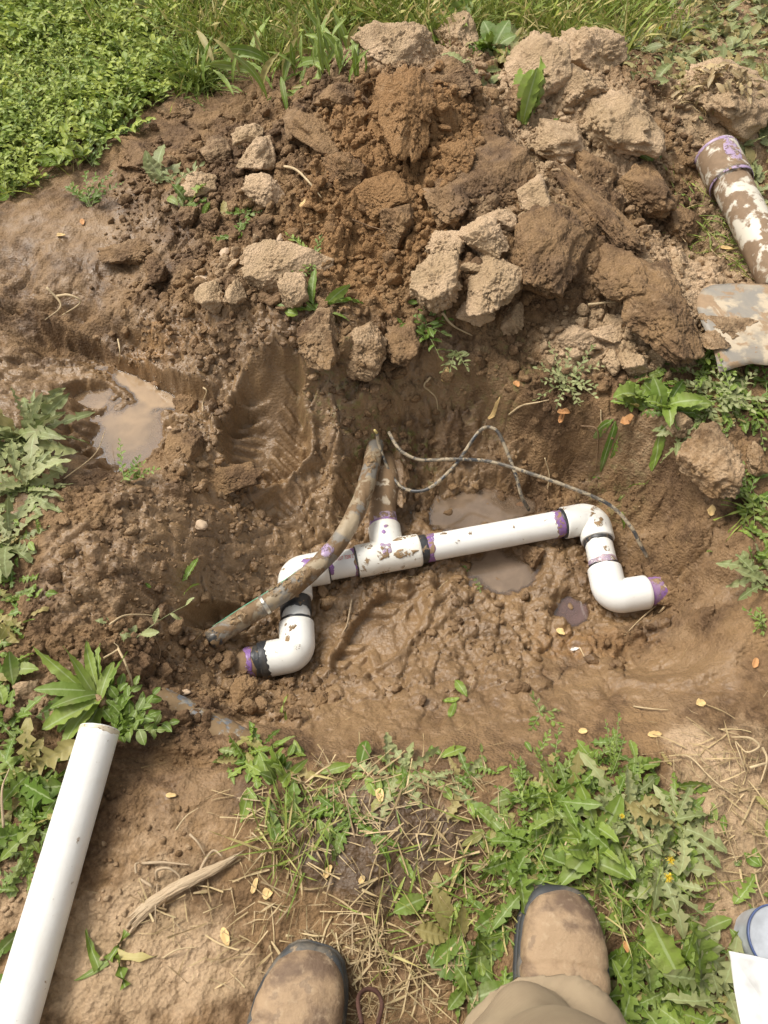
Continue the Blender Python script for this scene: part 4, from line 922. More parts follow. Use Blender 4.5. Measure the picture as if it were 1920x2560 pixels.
TPL = {'lobed': [leaf_template('lobed', s, 26) for s in range(6)], 'toothed': [leaf_template('toothed', s, 20) for s in range(4)], 'oval': [leaf_template('oval', s, 5) for s in range(3)],
       'ovalL': [leaf_template('oval', s, 10) for s in range(3)], 'blade': [leaf_template('blade', s, 6) for s in range(3)], 'strip': [leaf_template('strip', s, 4) for s in range(3)]}
def leaf_geo(kind, pos, yaw, L, wid, pitch, droop, roll=None, tint=None, dead=None, clear=.003, rg=RNG, rest=True):
    """many leaves at once, resting on the ground where they meet it"""
    n = len(L); roll = np.zeros(n) if roll is None else roll; tint = rg.random(n) if tint is None else tint; dead = np.zeros(n) if dead is None else dead
    ks = rg.integers(0, len(TPL[kind]), n); Vs, Fs, at_ = [], [], [[], [], []]; off = 0
    for k in range(len(TPL[kind])):
        m = np.where(ks == k)[0]
        if not len(m): continue
        V0, F0, lat = TPL[kind][k]; t = V0[:, 1][None]; x = V0[:, 0][None] * (L * wid)[m][:, None]; zf = V0[:, 2][None] * (L * wid)[m][:, None]
        a = pitch[m][:, None] - droop[m][:, None] * t * .5
        f = t * L[m][:, None] * np.cos(a); z = t * L[m][:, None] * np.sin(a)
        rl = roll[m][:, None] + t * rg.normal(0, .7, (len(m), 1)); cr, sr = np.cos(rl), np.sin(rl); x = x + L[m][:, None] * t * t * rg.normal(0, .14, (len(m), 1)); zf = zf * rg.uniform(.4, 2.6, (len(m), 1)); x, zf = x * cr - zf * sr, x * sr + zf * cr
        f = f - zf * np.sin(a); z = z + zf * np.cos(a)
        cy, sy = np.cos(yaw[m])[:, None], np.sin(yaw[m])[:, None]
        X = x * cy - f * sy + pos[m, 0][:, None]; Y = x * sy + f * cy + pos[m, 1][:, None]; Z = z + pos[m, 2][:, None]
        if rest:
            hh = H(X, Y) + clear * (.4 + rg.random((len(m), 1)) * 1.2); low = Z < hh; Z = np.where(low, hh, Z)
        nv = len(V0); Vs.append(np.stack([X, Y, Z], -1).reshape(-1, 3)); Fs.append((F0[None] + (np.arange(len(m)) * nv)[:, None, None] + off).reshape(-1, 4)); off += nv * len(m)
        at_[0].append(np.tile(lat, len(m))); at_[1].append(np.repeat(tint[m], nv)); at_[2].append(np.repeat(dead[m], nv))
    return np.vstack(Vs), np.vstack(Fs), [np.concatenate(a_) for a_ in at_]
def build_leaves(name, geos, mat, parent=None, extra=None):
    Vs, Fs, A_s = [], [], [[], [], []]; off = 0
    for V, F, at_ in geos:
        Vs.append(V); Fs.append(F + off); off += len(V)
        for i in range(3): A_s[i].append(at_[i])
    faces = [np.vstack(Fs)]
    if extra is not None:
        for V, F in extra:
            Vs.append(V); faces.append(F + off); off += len(V); A_s[0].append(np.zeros(len(V))); A_s[1].append(np.full(len(V), .8)); A_s[2].append(np.full(len(V), .15))
    return mk_mesh(name, np.vstack(Vs), faces, mat, parent, dict(lat=np.concatenate(A_s[0]), tint=np.concatenate(A_s[1]), dead=np.concatenate(A_s[2])))
def rosette(px, py, n, Lpx, kind, label, mat=LEAF, seed=0, spread=(0, 360), wid=1.0, up=.35, name='weed_plant', cat='plant', dead=.05, group=None, jit=0.01, tl=(0, 1)):
    rg = np.random.default_rng(1000 + seed); g0 = ground(px, py); L = Lpx * scale_at(g0) * rg.uniform(.6, 1.1, n)
    yaw = R(spread[0] - 90) + (np.arange(n) + rg.uniform(-.4, .4, n)) / n * R(spread[1] - spread[0]); yaw = yaw  # 0 deg points right, counter clockwise
    pos = g0[None] + np.stack([rg.normal(0, jit, n), rg.normal(0, jit, n), np.full(n, .002)], 1)
    geo = leaf_geo(kind, pos, yaw, L, wid * rg.uniform(.8, 1.25, n), rg.uniform(.1, .2 + up * 1.6, n), rg.uniform(.3, 1.3, n), rg.normal(0, .35, n), tint=rg.uniform(tl[0], tl[1], n), dead=(rg.random(n) < dead) * .8, rg=rg)
    o = build_leaves(name, [geo], mat); recenter(o, g0); tag(o, label, cat, group); return o
def sprig_geo(p0, yaw, L, nleaf, ll, pitch, rg, kind='oval', wid=1.3, tint=None, stem_r=.0008, droop=.6):
    t = np.linspace(0, 1, 7); a = pitch - droop * t * .5; path = p0[None] + np.stack([-np.sin(yaw) * np.cos(a) * t * L, np.cos(yaw) * np.cos(a) * t * L, np.sin(a) * t * L], 1)
    path[:, 2] = np.maximum(path[:, 2], H(path[:, 0], path[:, 1]) + .002)
    V, F, _ = tube_geo(path, np.linspace(stem_r, stem_r * .6, 7), 5, cap=False)
    u = np.linspace(.12, 1, nleaf); pos = np.stack([np.interp(u, t, path[:, i]) for i in range(3)], 1); sd = np.where(np.arange(nleaf) % 2, 1, -1)
    yw = yaw + sd * rg.uniform(.5, 1.1, nleaf); yw[-1] = yaw
    g_ = leaf_geo(kind, pos, yw, ll * rg.uniform(.7, 1.2, nleaf) * (1 - .35 * u), np.full(nleaf, wid), rg.uniform(.1, .7, nleaf), rg.uniform(0, .6, nleaf), tint=np.full(nleaf, rg.random() if tint is None else tint), rg=rg, clear=.002)
    return g_, (V, F)
def sprigs(px, py, n, Lpx, label, mat=LEAF, seed=0, nleaf=9, llpx=16, spread=(0, 360), pitch=(.2, .8), kind='oval', wid=1.3, name='leafy_sprig', cat='plant', group=None, tint=None, radius=6):
    rg = np.random.default_rng(3000 + seed); g0 = ground(px, py); sc = scale_at(g0); geos, ex = [], []
    for i in range(n):
        yaw = R(spread[0] - 90 + (spread[1] - spread[0]) * (i + rg.random() * .8) / n); p = g0 + [rg.normal(0, radius * sc), rg.normal(0, radius * sc), 0]; p[2] = H(p[0], p[1]) + .002
        a, b = sprig_geo(p, yaw, Lpx * sc * rg.uniform(.6, 1.1), nleaf, llpx * sc, rg.uniform(*pitch), rg, kind, wid, tint); geos.append(a); ex.append(b)
    o = build_leaves(name, geos, mat, extra=ex); recenter(o, g0); tag(o, label, cat, group); return o

# --- the plants one can tell apart
rosette(65, 1105, 48, 180, 'lobed', 'big dusty grey green dandelion rosette at the left edge beside the puddle', LEAF_GREY, 1, up=.6, wid=.75, name='dandelion')
rosette(70, 1230, 28, 150, 'lobed', 'dusty dandelion rosette at the left edge, below the biggest one', LEAF_GREY, 2, up=.45, wid=.8, name='dandelion')
rosette(35, 1360, 16, 120, 'lobed', 'small green dandelion rosette at the left edge above the bare clod', LEAF_GREY, 3, up=.3, wid=1.1, name='dandelion')
rosette(250, 1745, 9, 180, 'toothed', 'broad leaved weed with long pale ribbed leaves above the open pipe end', LEAF, 4, spread=(60, 215), up=.55, wid=.62, tl=(.3, 1))
rosette(262, 1745, 7, 150, 'toothed', 'short leaved weed tucked behind the open pipe end', LEAF, 44, spread=(195, 260), up=.35, wid=1.1)
sprigs(290, 1830, 9, 130, 'dark bushy weed with rounded leaves right of the open pipe end', LEAF, 5, 8, 46, (-5, 110), (.2, .8), 'ovalL', 1.6, tint=.25)
sprigs(330, 1600, 1, 190, 'wilted weed stalk curving up to a toothed leaf on the left bank', LEAF_GREY, 6, 4, 50, (38, 60), (.3, .5), 'toothed', 1.1)
rosette(455, 1478, 2, 80, 'toothed', 'single toothed leaf at the tip of the wilted stalk', LEAF, 7, spread=(45, 90), up=.3, name='leaf', cat='leaf')
rosette(330, 1560, 2, 62, 'toothed', 'limp pale leaf at the foot of the wilted stalk', LEAF_GREY, 8, spread=(200, 280), up=.1, name='leaf', cat='leaf', wid=1.6)
rosette(370, 1470, 1, 34, 'ovalL', 'lone small green leaf on the bare soil of the left bank', LEAF, 9, spread=(150, 200), up=.1, name='leaf', cat='leaf', wid=1.4)
sprigs(315, 1205, 4, 110, 'small green sprigs with oval leaves below the left puddle', LEAF, 10, 11, 20, (20, 120), (.3, .6))
sprigs(225, 520, 6, 110, 'green sprigs growing in slick mud below the mat at upper left', LEAF, 11, 12, 20, (20, 160), (.3, .9))
sprigs(230, 420, 5, 90, 'green sprigs trailing down from the mat at upper left', LEAF, 12, 12, 18, (40, 150), (.3, .9))
sprigs(300, 340, 6, 80, 'low green sprigs on the slick ground under the mat', LEAF, 13, 10, 18, (0, 180), (.2, .7))
sprigs(45, 480, 5, 90, 'green sprigs at the left edge on slick mud', LEAF, 14, 10, 18, (20, 150), (.2, .7))
rosette(392, 460, 5, 110, 'toothed', 'pale upright dock leaf on the loose soil, upper left', LEAF_GREY, 15, spread=(60, 150), up=.9, wid=1.1)
sprigs(440, 470, 4, 70, 'drooping grey green leaves beside the pale upright leaf', LEAF_GREY, 16, 5, 30, (0, 180), (.2, .8), 'toothed', 1.2)
rosette(465, 520, 7, 60, 'toothed', 'bright green leaf cluster below the far left pale clod', LEAF, 17, spread=(0, 180), up=.7, wid=1.2)
rosette(540, 510, 3, 60, 'toothed', 'green and white leaf pair between pale clods', LEAF, 18, spread=(230, 300), up=.3, wid=1.1)
sprigs(610, 545, 3, 55, 'tiny dark clover like sprig left of the heap', LEAF, 19, 6, 20, (0, 200), (.1, .5), 'ovalL', 1.7, tint=.2)
sprigs(590, 605, 3, 55, 'tiny sprig beside the grey pebble', LEAF, 20, 6, 18, (0, 200), (.1, .5), 'ovalL', 1.7, tint=.2)
sprigs(780, 660, 7, 90, 'green sprigs hanging over the right end of the large pale block', LEAF, 21, 9, 22, (60, 300), (.1, .6), 'ovalL', .9)
rosette(800, 780, 6, 110, 'toothed', 'narrow green leaves lying below the large pale block', LEAF, 22, spread=(-20, 200), up=.3, wid=.7)
rosette(742, 785, 1, 46, 'ovalL', 'bright rounded leaf below the right end of the pale block', LEAF, 23, spread=(150, 200), up=.1, name='leaf', cat='leaf', wid=1.8, tl=(.8, 1))
rosette(1308, 315, 5, 170, 'toothed', 'tall bright green leaf standing at the right edge of the heap', LEAF, 24, spread=(55, 95), up=1.1, wid=1.1, tl=(.7, 1))
rosette(1228, 212, 2, 40, 'ovalL', 'small blue green rounded leaf at the back of the heap', LEAF_GREY, 25, spread=(60, 120), up=.4, wid=2.0, name='leaf', cat='leaf')
rosette(1360, 320, 1, 45, 'ovalL', 'small green leaf lying on the tan clod', LEAF, 26, spread=(20, 40), up=.2, wid=1.4, name='leaf', cat='leaf')
rosette(1640, 410, 3, 60, 'toothed', 'green leaf under the edge of the leaf matted clod', LEAF, 27, spread=(90, 200), up=.3)
sprigs(1075, 835, 8, 75, 'dark green dandelion seedlings below the pale cluster', LEAF, 28, 5, 34, (0, 360), (.1, .5), 'toothed', 1.2, tint=.2)
sprigs(1130, 880, 4, 80, 'wilted pale sprig hanging on the pit wall below the seedlings', LEAF_GREY, 29, 7, 28, (230, 320), (.1, .5), 'toothed', 1.0)
sprigs(1420, 960, 12, 110, 'tangled blue green sprigs on the slope below the rubble', LEAF_GREY, 30, 11, 20, (0, 360), (.2, .8))
rosette(1590, 1010, 14, 90, 'toothed', 'clump of dandelion leaves at the lip of the pit, centre right', LEAF, 31, up=.6, wid=1.3, name='dandelion')
rosette(1670, 1030, 10, 90, 'toothed', 'clump of jagged leaves at the lip of the pit, right of its twin', LEAF, 32, up=.6, wid=1.2, name='dandelion')
rosette(1700, 1100, 8, 80, 'lobed', 'drooping jagged leaves over the dark undercut of the right lip', LEAF_GREY, 33, up=.4)
sprigs(1800, 1000, 20, 110, 'bushy grey green sprigs below the shovel blade', LEAF_GREY, 34, 10, 24, (0, 360), (.2, .9), radius=30)
sprigs(1890, 1010, 18, 120, 'bushy green sprigs at the right edge below the shovel', LEAF, 35, 10, 24, (0, 360), (.2, .9), radius=30)
sprigs(1740, 930, 12, 90, 'green sprigs under the tip of the shovel blade', LEAF, 36, 9, 24, (0, 360), (.2, .8), radius=22)
sprigs(1870, 1240, 10, 100, 'green sprigs with clover leaves at the right edge of the pit', LEAF, 37, 8, 24, (60, 300), (.2, .8))
rosette(1880, 1280, 10, 120, 'blade', 'long thin grass blades arching left from the right edge', GRASS, 38, spread=(90, 250), up=.5, wid=1.6, name='grass_tuft')
rosette(1915, 1450, 7, 110, 'lobed', 'dandelion leaves reaching in from the right edge, half way down', LEAF_GREY, 39, spread=(100, 220), up=.3, name='dandelion')
sprigs(1905, 1560, 4, 50, 'tiny green sprig at the right edge', LEAF, 40, 7, 20, (60, 300), (.2, .8))
rosette(1135, 1745, 3, 55, 'toothed', 'small torn leaf on the mud below the pit', LEAF, 41, spread=(120, 320), up=.1, name='leaf', cat='leaf')
sprigs(1345, 1785, 4, 50, 'trampled green sprig in the mud below the pit', LEAF, 42, 5, 24, (0, 360), (.1, .3), 'toothed')
rosette(705, 1790, 2, 70, 'blade', 'single green grass blade below the lower left elbow', GRASS, 43, spread=(80, 110), up=.6, wid=3, name='grass_tuft')
sprigs(1200, 1440, 2, 60, 'thin green sprig lying beside the pit puddle', LEAF, 45, 6, 14, (80, 300), (.1, .3))
rosette(500, 215, 190, 130, 'blade', 'round dark green grass tuft at the upper left', GRASS, 46, up=.8, wid=.75, name='grass_tuft', jit=.035, tl=(0, .35), dead=.08)
rosette(740, 190, 56, 120, 'toothed', 'tall weed with long pointed leaves left of the heap top', LEAF, 47, spread=(20, 200), up=1.0, wid=.45, jit=.10, tl=(.4, 1), dead=.12)
rosette(850, 160, 34, 95, 'toothed', 'pointed leaved weed right of the tall weed', LEAF, 48, spread=(20, 160), up=1.1, wid=.5, jit=.06, tl=(.5, 1))
clod(985, 1170, 70, 190, 'smooth', 'wet brown mud ridge clinging along the right side of the supply pipe', .0, .0, .7, .6, 8, (0, 0), .4, group=GR)
clod(612, 1662, 95, 75, 'crumb', 'brown mud lump packed round the end of the lower left stub', .0, .05, .3, .6, 0, (0, 0), .45, group=GR)
clod(1676, 1474, 75, 80, 'crumb', 'brown mud lump packed round the end of the lower right stub', .05, .0, .3, .6, 0, (0, 0), .45, group=GR)
rosette(430, 60, 10, 90, 'toothed', 'pale docks at the top edge beyond the dark lump', LEAF_GREY, 49, spread=(20, 160), up=1.0, wid=1.1, jit=.05)
# bottom mat
rosette(1490, 2110, 20, 135, 'toothed', 'large bright broad leaved dandelion in the middle of the mat above the boots', LEAF, 50, up=.45, wid=.95, name='dandelion', tl=(.5, 1))
rosette(1560, 2030, 24, 125, 'lobed', 'jagged grey green dandelion at the top of the mat, right', LEAF_GREY, 51, up=.5, name='dandelion')
rosette(1400, 2010, 18, 140, 'lobed', 'jagged green dandelion at the top left of the mat', LEAF, 52, up=.4, name='dandelion')
rosette(1640, 2180, 24, 130, 'lobed', 'dusty jagged dandelion right of the right boot tip', LEAF_GREY, 53, up=.4, name='dandelion')
rosette(1330, 2140, 20, 150, 'lobed', 'trampled dandelion left of the large bright one', LEAF, 54, up=.25, name='dandelion', tl=(0, .6))
rosette(1680, 2060, 16, 120, 'lobed', 'small grey dandelion at the right side of the mat', LEAF_GREY, 55, up=.35, name='dandelion')
sprigs(1530, 1930, 4, 130, 'upright weed stalk with tiny leaves rising at the top of the mat', LEAF, 56, 14, 16, (70, 110), (.8, 1.2))
sprigs(1380, 1960, 10, 100, 'small leaved sprigs on the upper edge of the mat', LEAF, 57, 10, 20, (20, 160), (.3, .8), radius=40)
rosette(1600, 2310, 10, 170, 'lobed', 'jagged dandelion leaves right of the right boot', LEAF, 58, up=.3, name='dandelion')
rosette(1735, 2500, 3, 230, 'toothed', 'big smooth bright leaf standing between the right boot and the white sheet', LEAF, 59, spread=(88, 130), up=.9, wid=1.15, tl=(.7, 1))
rosette(1610, 2510, 18, 150, 'lobed', 'dense dark dandelion at the bottom edge right of the boot', LEAF, 60, up=.5, name='dandelion', wid=1.2)
rosette(1800, 2480, 12, 190, 'lobed', 'dusty dandelion beside the white sheet at the bottom right', LEAF_GREY, 61, up=.4, name='dandelion', wid=1.2)
rosette(1180, 2480, 8, 110, 'toothed', 'dark broad leaves between the boots', LEAF, 62, up=.3, wid=1.6, tl=(0, .3))
rosette(1150, 2350, 9, 110, 'toothed', 'trampled dark leaves left of the right boot', LEAF, 63, up=.2, wid=1.4, tl=(0, .4))
rosette(870, 2060, 12, 120, 'lobed', 'trampled dandelion in the middle of the near bank', LEAF, 64, up=.1, name='dandelion', tl=(0, .5))
rosette(700, 1935, 14, 62, 'ovalL', 'clump of upright oval leaves on the near left lip', LEAF, 65, spread=(0, 180), up=.9, wid=1.0)
rosette(640, 1890, 14, 90, 'lobed', 'feathery green weed at the near left lip', LEAF, 66, up=.5)
rosette(1000, 1930, 14, 110, 'lobed', 'pale flattened dandelion on the near lip, centre', LEAF_GREY, 67, up=.25, name='dandelion')
rosette(1130, 1960, 9, 90, 'lobed', 'pale wilted dandelion on the near lip, right of its flattened neighbour', LEAF_GREY, 68, up=.3, name='dandelion', dead=.3)
rosette(60, 1960, 16, 150, 'lobed', 'dandelion left of the long clean pipe, near its upper part', LEAF, 69, up=.4, name='dandelion', wid=1.1)
rosette(80, 2080, 14, 130, 'lobed', 'dandelion left of the long clean pipe, half way down', LEAF, 70, up=.4, name='dandelion', wid=1.1)
rosette(30, 1830, 8, 110, 'lobed', 'dandelion cut off by the left edge above the pipe', LEAF, 71, up=.4, name='dandelion')
rosette(25, 1700, 8, 80, 'toothed', 'small oval leaved weed at the left edge', LEAF, 72, up=.3, wid=1.2)
rosette(5, 2400, 6, 90, 'toothed', 'dark leaves at the bottom left edge beside the pipe', LEAF, 73, up=.3, wid=1.2, tl=(0, .3))
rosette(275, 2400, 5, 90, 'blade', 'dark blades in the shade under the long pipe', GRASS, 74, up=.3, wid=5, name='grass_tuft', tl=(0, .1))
rosette(1120, 100, 12, 90, 'toothed', 'broad leaved green clump directly behind the heap', LEAF, 75, up=.7, wid=1.4)
rosette(1230, 130, 16, 80, 'toothed', 'dark green leafy clump behind the heap at right', LEAF, 76, up=.6, wid=1.5, tl=(0, .5))

# --- covers: nobody could count these
def cover(name, kind, zs, n, Lr, wid, pr, dr, mat, seed, tint=(0, 1), dead=.1, z0=.0, clear=.004):
    x, y = scatter(zs, n, seed); n = len(x); rg = np.random.default_rng(seed)
    pos = np.stack([x, y, H(x, y) + z0], 1)
    return leaf_geo(kind, pos, rg.random(n) * 6.28, rg.uniform(*Lr, n), rg.uniform(.7, 1.3, n) * wid, rg.uniform(*pr, n), rg.uniform(*dr, n), rg.normal(0, .4, n), tint=rg.uniform(*tint, n), dead=np.clip((rg.random(n) < dead) * rg.uniform(.5, 1, n), 0, 1), clear=clear, rg=rg)
# mat of small leaved weed, upper left
MZ = [(150,110,300,190,1,0),(60,300,140,130,1,0),(-60,150,200,300,1,0),(300,40,200,110,1,0),(0,30,420,120,1,0),(290,230,130,80,.7,0),(20,420,60,60,.7,0)]
x, y = scatter(MZ, 5200, 41); geos, ex = [], []; rg = np.random.default_rng(5)
for i in range(len(x)):
    p = np.array([x[i], y[i], H(x[i], y[i]) + .002]); a, b = sprig_geo(p, rg.random() * 6.28, rg.uniform(.03, .10), int(rg.integers(5, 10)), rg.uniform(.014, .034) * (.65 + 1.1 * float(vn(np.array([p[0] * 7.]), np.array([p[1] * 7.]), 77)[0])), rg.uniform(.7, 1.4), rg, 'oval', 1.35, None, .0008, .5); geos.append(a); ex.append(b)
geos.append(cover('', 'toothed', MZ, 420, (.03, .07), 1.0, (.3, 1.2), (.3, 1.2), MATL, 42, (.3, 1), .15)); geos.append(cover('', 'blade', MZ, 2200, (.04, .10), 1.0, (.6, 1.4), (.3, 1.2), MATL, 43, (.4, 1), .25))
o = build_leaves('low_weed_mat', geos, MATL, extra=ex); tag(o, kind='stuff')
# lawn grass beyond the heap
GZ_ = [(1000,20,520,130,1,0),(900,110,120,60,1,0),(620,60,150,90,.6,0),(1180,60,180,90,.5,0),(1850,-120,500,60,.4,0),(600,-150,900,120,1,0),(740,130,120,90,.5,0)]
g1 = cover('grass', 'blade', GZ_, 24000, (.06, .19), .8, (.8, 1.5), (.3, 1.3), GRASS, 51, (0, 1), .22)
g2 = cover('grass', 'blade', [(1840,620,120,60,.8,0),(1750,560,120,60,.5,0),(1200,2300,200,150,.5,0),(720,2060,80,130,.9,0),(1400,2200,320,160,.4,0)], 520, (.03, .09), .9, (.1, .9), (.3, 1.2), GRASS, 52, (0, .7), .2)
o = build_leaves('grass', [g1, g2], GRASS); tag(o, kind='stuff')
# trodden leaves
LZ = [(1480,2060,270,170,1,0),(1320,2110,150,120,.7,0),(1650,2220,160,130,.35,0),(1620,2450,130,160,.6,0),(1180,2330,110,150,.35,0),(760,2010,110,60,.4,0),(1080,1940,260,60,.6,0),(640,1890,100,40,.5,-.02),(60,2000,110,160,.8,0),(1850,2480,90,120,.6,0),(1760,1000,200,100,.5,0),(2150,1300,220,300,.8,0),(2100,2300,200,260,.6,0),(-130,1800,140,500,.8,0)]
g1 = cover('', 'lobed', LZ, 900, (.022, .062), 1.2, (.0, .6), (.3, 1.3), LEAF, 61, (0, .8), .12)
g2 = cover('', 'toothed', LZ, 480, (.02, .055), 1.1, (.0, .6), (.3, 1.3), LEAF, 62, (0, 1), .15)
g3 = cover('', 'ovalL', LZ + [(1250,60,200,100,.6,0)], 620, (.012, .03), 1.3, (.0, .6), (.3, 1.0), LEAF, 63, (.1, .9), .1)
o = build_leaves('trodden_leaf_cover', [g1, g2, g3], LEAF); tag(o, kind='stuff')
UZ = [(1700,60,330,170,1,0),(1330,60,220,110,.9,0),(1880,260,140,220,.9,0),(1600,170,150,110,.7,0),(1230,180,80,120,.6,0),(1500,-100,900,100,1,0),(1900,520,100,70,.3,0),(2200,300,260,260,.8,0)]
g1 = cover('', 'toothed', UZ, 3000, (.025, .07), 1.3, (.1, 1.0), (.3, 1.3), LEAF_GREY, 64, (0, .9), .42)
g2 = cover('', 'ovalL', UZ, 2500, (.015, .035), 1.3, (.1, 1.0), (.3, 1.0), LEAF_GREY, 65, (0, .8), .42)
o = build_leaves('dull_leaf_cover', [g1, g2], LEAF_GREY); tag(o, kind='stuff')
# straw and stalks
SZ = [(980,2440,230,120,1,0),(880,2330,200,110,.8,0),(760,2200,160,150,.4,0),(1080,2150,260,180,.3,0),(900,2030,260,120,.4,0),(1830,2000,110,200,.6,0),(1880,2100,80,150,.6,0),(1400,2200,300,160,.35,0),(560,2300,160,120,.2,0),(1000,1960,300,60,.4,0)]
g1 = cover('', 'strip', SZ, 1250, (.015, .055), .9, (0, .35), (0, .5), STRAW, 71, (0, 1), 0, .001, .006)
g2 = cover('', 'strip', [(1700,100,350,200,1,0),(1350,100,260,120,.7,0),(1320,500,70,120,.8,.1),(1780,270,110,80,1,.1),(1560,150,120,60,.8,.1),(1700,600,120,60,.5,0)], 1500, (.02, .07), .4, (0, .7), (0, .8), STRAW, 72, (0, 1), 0, .002, .006)
g3 = cover('', 'strip', [(960,1400,800,500,.5,-.1),(1300,1750,500,120,.5,-.1),(900,700,600,400,.5,.05)], 260, (.012, .04), .35, (0, .4), (0, .5), STRAW, 73, (0, 1), 0, .002, .005)
o = build_leaves('scattered_straw', [g1, g2, g3], STRAW); tag(o, kind='stuff')
# dead leaf mat hung over the clod upper right
c_ = ground(1780, 250); rg = np.random.default_rng(9); n = 170; an = rg.random(n) * 6.28; rr = np.sqrt(rg.random(n)) * .115
pos = np.stack([c_[0] + np.cos(an) * rr, c_[1] - .02 + np.sin(an) * rr * .8, c_[2] + .085 * (1 - (rr / .125) ** 2) + .012], 1)
gq = leaf_geo('toothed', pos, rg.random(n) * 6.28, rg.uniform(.02, .05, n), rg.uniform(.6, 1.4, n), rg.uniform(-.6, .3, n), rg.uniform(0, 1.4, n), rg.normal(0, .6, n), tint=rg.random(n), dead=np.zeros(n), rg=rg)
o = build_leaves('dead_leaf_mat', [gq], STRAW); tag(o, kind='stuff')

# --- dry chips and fallen leaves, roots, sticks
DRYL = simple('dry_yellow_leaf', (.66, .46, .20), .7, 0, (80, .5)); ORL = simple('dry_orange_leaf', (.52, .26, .10), .7, 0, (80, .5)); PALEROOT = simple('pale_root', (.50, .38, .22), .7, 0, (90, .5)); BROWNROOT = simple('brown_root', (.24, .15, .08), .75, 0, (90, .5))
def chip(px, py, lpx, wr, ang, label, mat=DRYL, curl=.5, seed=0):
    g0 = ground(px, py); L = lpx * scale_at(g0); rg = np.random.default_rng(seed + 900); n = 9; t = np.linspace(0, 1, n); V = []
    w_ = (np.sin(t ** .8 * np.pi) ** .6) * wr * L * .5 * (1 + .3 * rg.normal(0, 1, n) * .5) + .0008
    for i in range(n):
        for u in (-1, -.4, .4, 1):
            lx = u * w_[i]; ly = (t[i] - .5) * L; lz = curl * abs(u) ** 2 * w_[i] + .25 * L * (t[i] - .5) ** 2 * curl
            a = R(ang - 90); X = g0[0] + lx * math.cos(a) - ly * math.sin(a); Y = g0[1] + lx * math.sin(a) + ly * math.cos(a); V.append((X, Y, max(lz + g0[2] + .003, float(H(X, Y)) + .002 + lz * .5)))
    idx = np.arange(n * 4).reshape(n, 4); F = np.stack([idx[:-1, :-1], idx[:-1, 1:], idx[1:, 1:], idx[1:, :-1]], -1).reshape(-1, 4)
    o = mk_mesh('dry_leaf', V, [F], mat); so_ = o.modifiers.new('thick', 'SOLIDIFY'); so_.thickness = .0006; recenter(o, g0); tag(o, label, 'leaf', 'dry leaves fallen on the soil'); return o
CH = [(78,1190,46,.5,20,'curled orange dry leaf on the biggest dandelion',ORL),(565,2342,44,.35,-65,'cream curled dry leaf left of the left boot',DRYL),(670,2235,26,.8,10,'round yellow dry leaf above the left boot',DRYL),(638,2215,36,.3,75,'narrow yellow dry leaf beside the round one',DRYL),
 (820,2180,34,.4,60,'yellow dry leaf in the trodden grass left of centre',DRYL),(950,1990,34,.5,-80,'yellow dry leaf on the near lip left of the flattened dandelion',DRYL),(1105,2230,28,.7,-20,'yellow dry leaf left of the right boot tip',DRYL),(1400,1583,24,.5,-35,'small yellow dry leaf in the pit below the pipe run',DRYL),
 (1750,1760,24,.7,10,'yellow dry leaf on the mud at the lower right of the pit',DRYL),(1772,1285,26,.6,80,'yellow leaf on the slick mud at the right of the pit',DRYL),(1885,1660,30,.4,60,'pale brown curled leaf near the right edge',ORL),(1300,1265,22,.4,0,'small orange leaf floating in the puddle behind the pipe',ORL),
 (1408,1035,32,.4,-5,'orange dry leaf on the ledge right of centre',ORL),(1400,1057,22,.5,60,'brown curled leaf just below the one on the ledge',ORL),(1562,1060,26,.8,0,'round orange leaf under the lip leaves',ORL),(1290,965,22,.5,-60,'small pink brown leaf above the cables',ORL),
 (208,560,20,.5,-70,'small orange leaf on the slick mud at upper left',ORL),(155,593,22,.4,10,'pale leaf on the slick mud at upper left',DRYL),(328,620,34,.3,0,'cream oval leaf on the loose soil at upper left',DRYL),(758,520,20,.5,50,'small yellow leaf on the heap front',DRYL),(395,95,34,.4,-10,'white dry leaf on the mat edge, upper left',DRYL),
 (1800,505,40,.5,10,'yellow brown leaf left of the muddy pipe',DRYL),(1815,625,34,.3,-10,'curled tan leaf above the shovel blade',DRYL),(1860,640,30,.3,-50,'second curled tan leaf beside the muddy pipe',ORL),(1705,165,26,.6,40,'orange leaf in the dull leaves at upper right',ORL),(1563,2110,26,.4,-60,'orange leaf in the middle of the mat',ORL),
 (1625,2180,40,.3,-50,'peach coloured dry leaf below the mat',DRYL),(1740,2120,44,.3,-30,'yellow torn leaf at the right of the mat',DRYL),(1456,1830,22,.6,10,'tan leaf crumb on the near lip above the mat',DRYL),(1635,1838,36,.35,5,'tan dry leaf on the mud of the near right lip',DRYL),(1565,2370,30,.35,-70,'orange narrow leaf right of the right boot',ORL),
 (905,2200,20,.6,60,'tan crumpled leaf in the middle of the straw',DRYL),(430,1990,26,.3,0,'pale leaf sliver on the bare soil right of the pipe',DRYL),(1230,1045,30,.3,40,'pale twisted leaf hanging on the pit wall',DRYL),(1116,955,26,.6,-10,'cream torn leaf on the pit wall below the wilted sprig',DRYL),(1435,1625,20,.3,10,'white paper like scrap in the pit',simple('white_scrap',(.75,.72,.66)))]
for i, (px, py, l, wr_, an, lab, mt) in enumerate(CH): chip(px, py, l, wr_, an, lab, mt, .6, i)
def strand(name, pts, rpx, mat, label, cat, group=None, lift=.003, wob=.25, taper=True):
    P_ = np.array([ground(*p[:2], lift + (p[2] if len(p) > 2 else 0)) for p in pts]); r = rpx * scale_at(P_[0]); p = smooth_path(P_, 8); n = len(p)
    o = tube(name, p, r * (np.linspace(1, .35, n) if taper else 1), mat, None, ns=10, wob=wob); recenter(o, P_[0]); tag(o, label, cat, group); return o
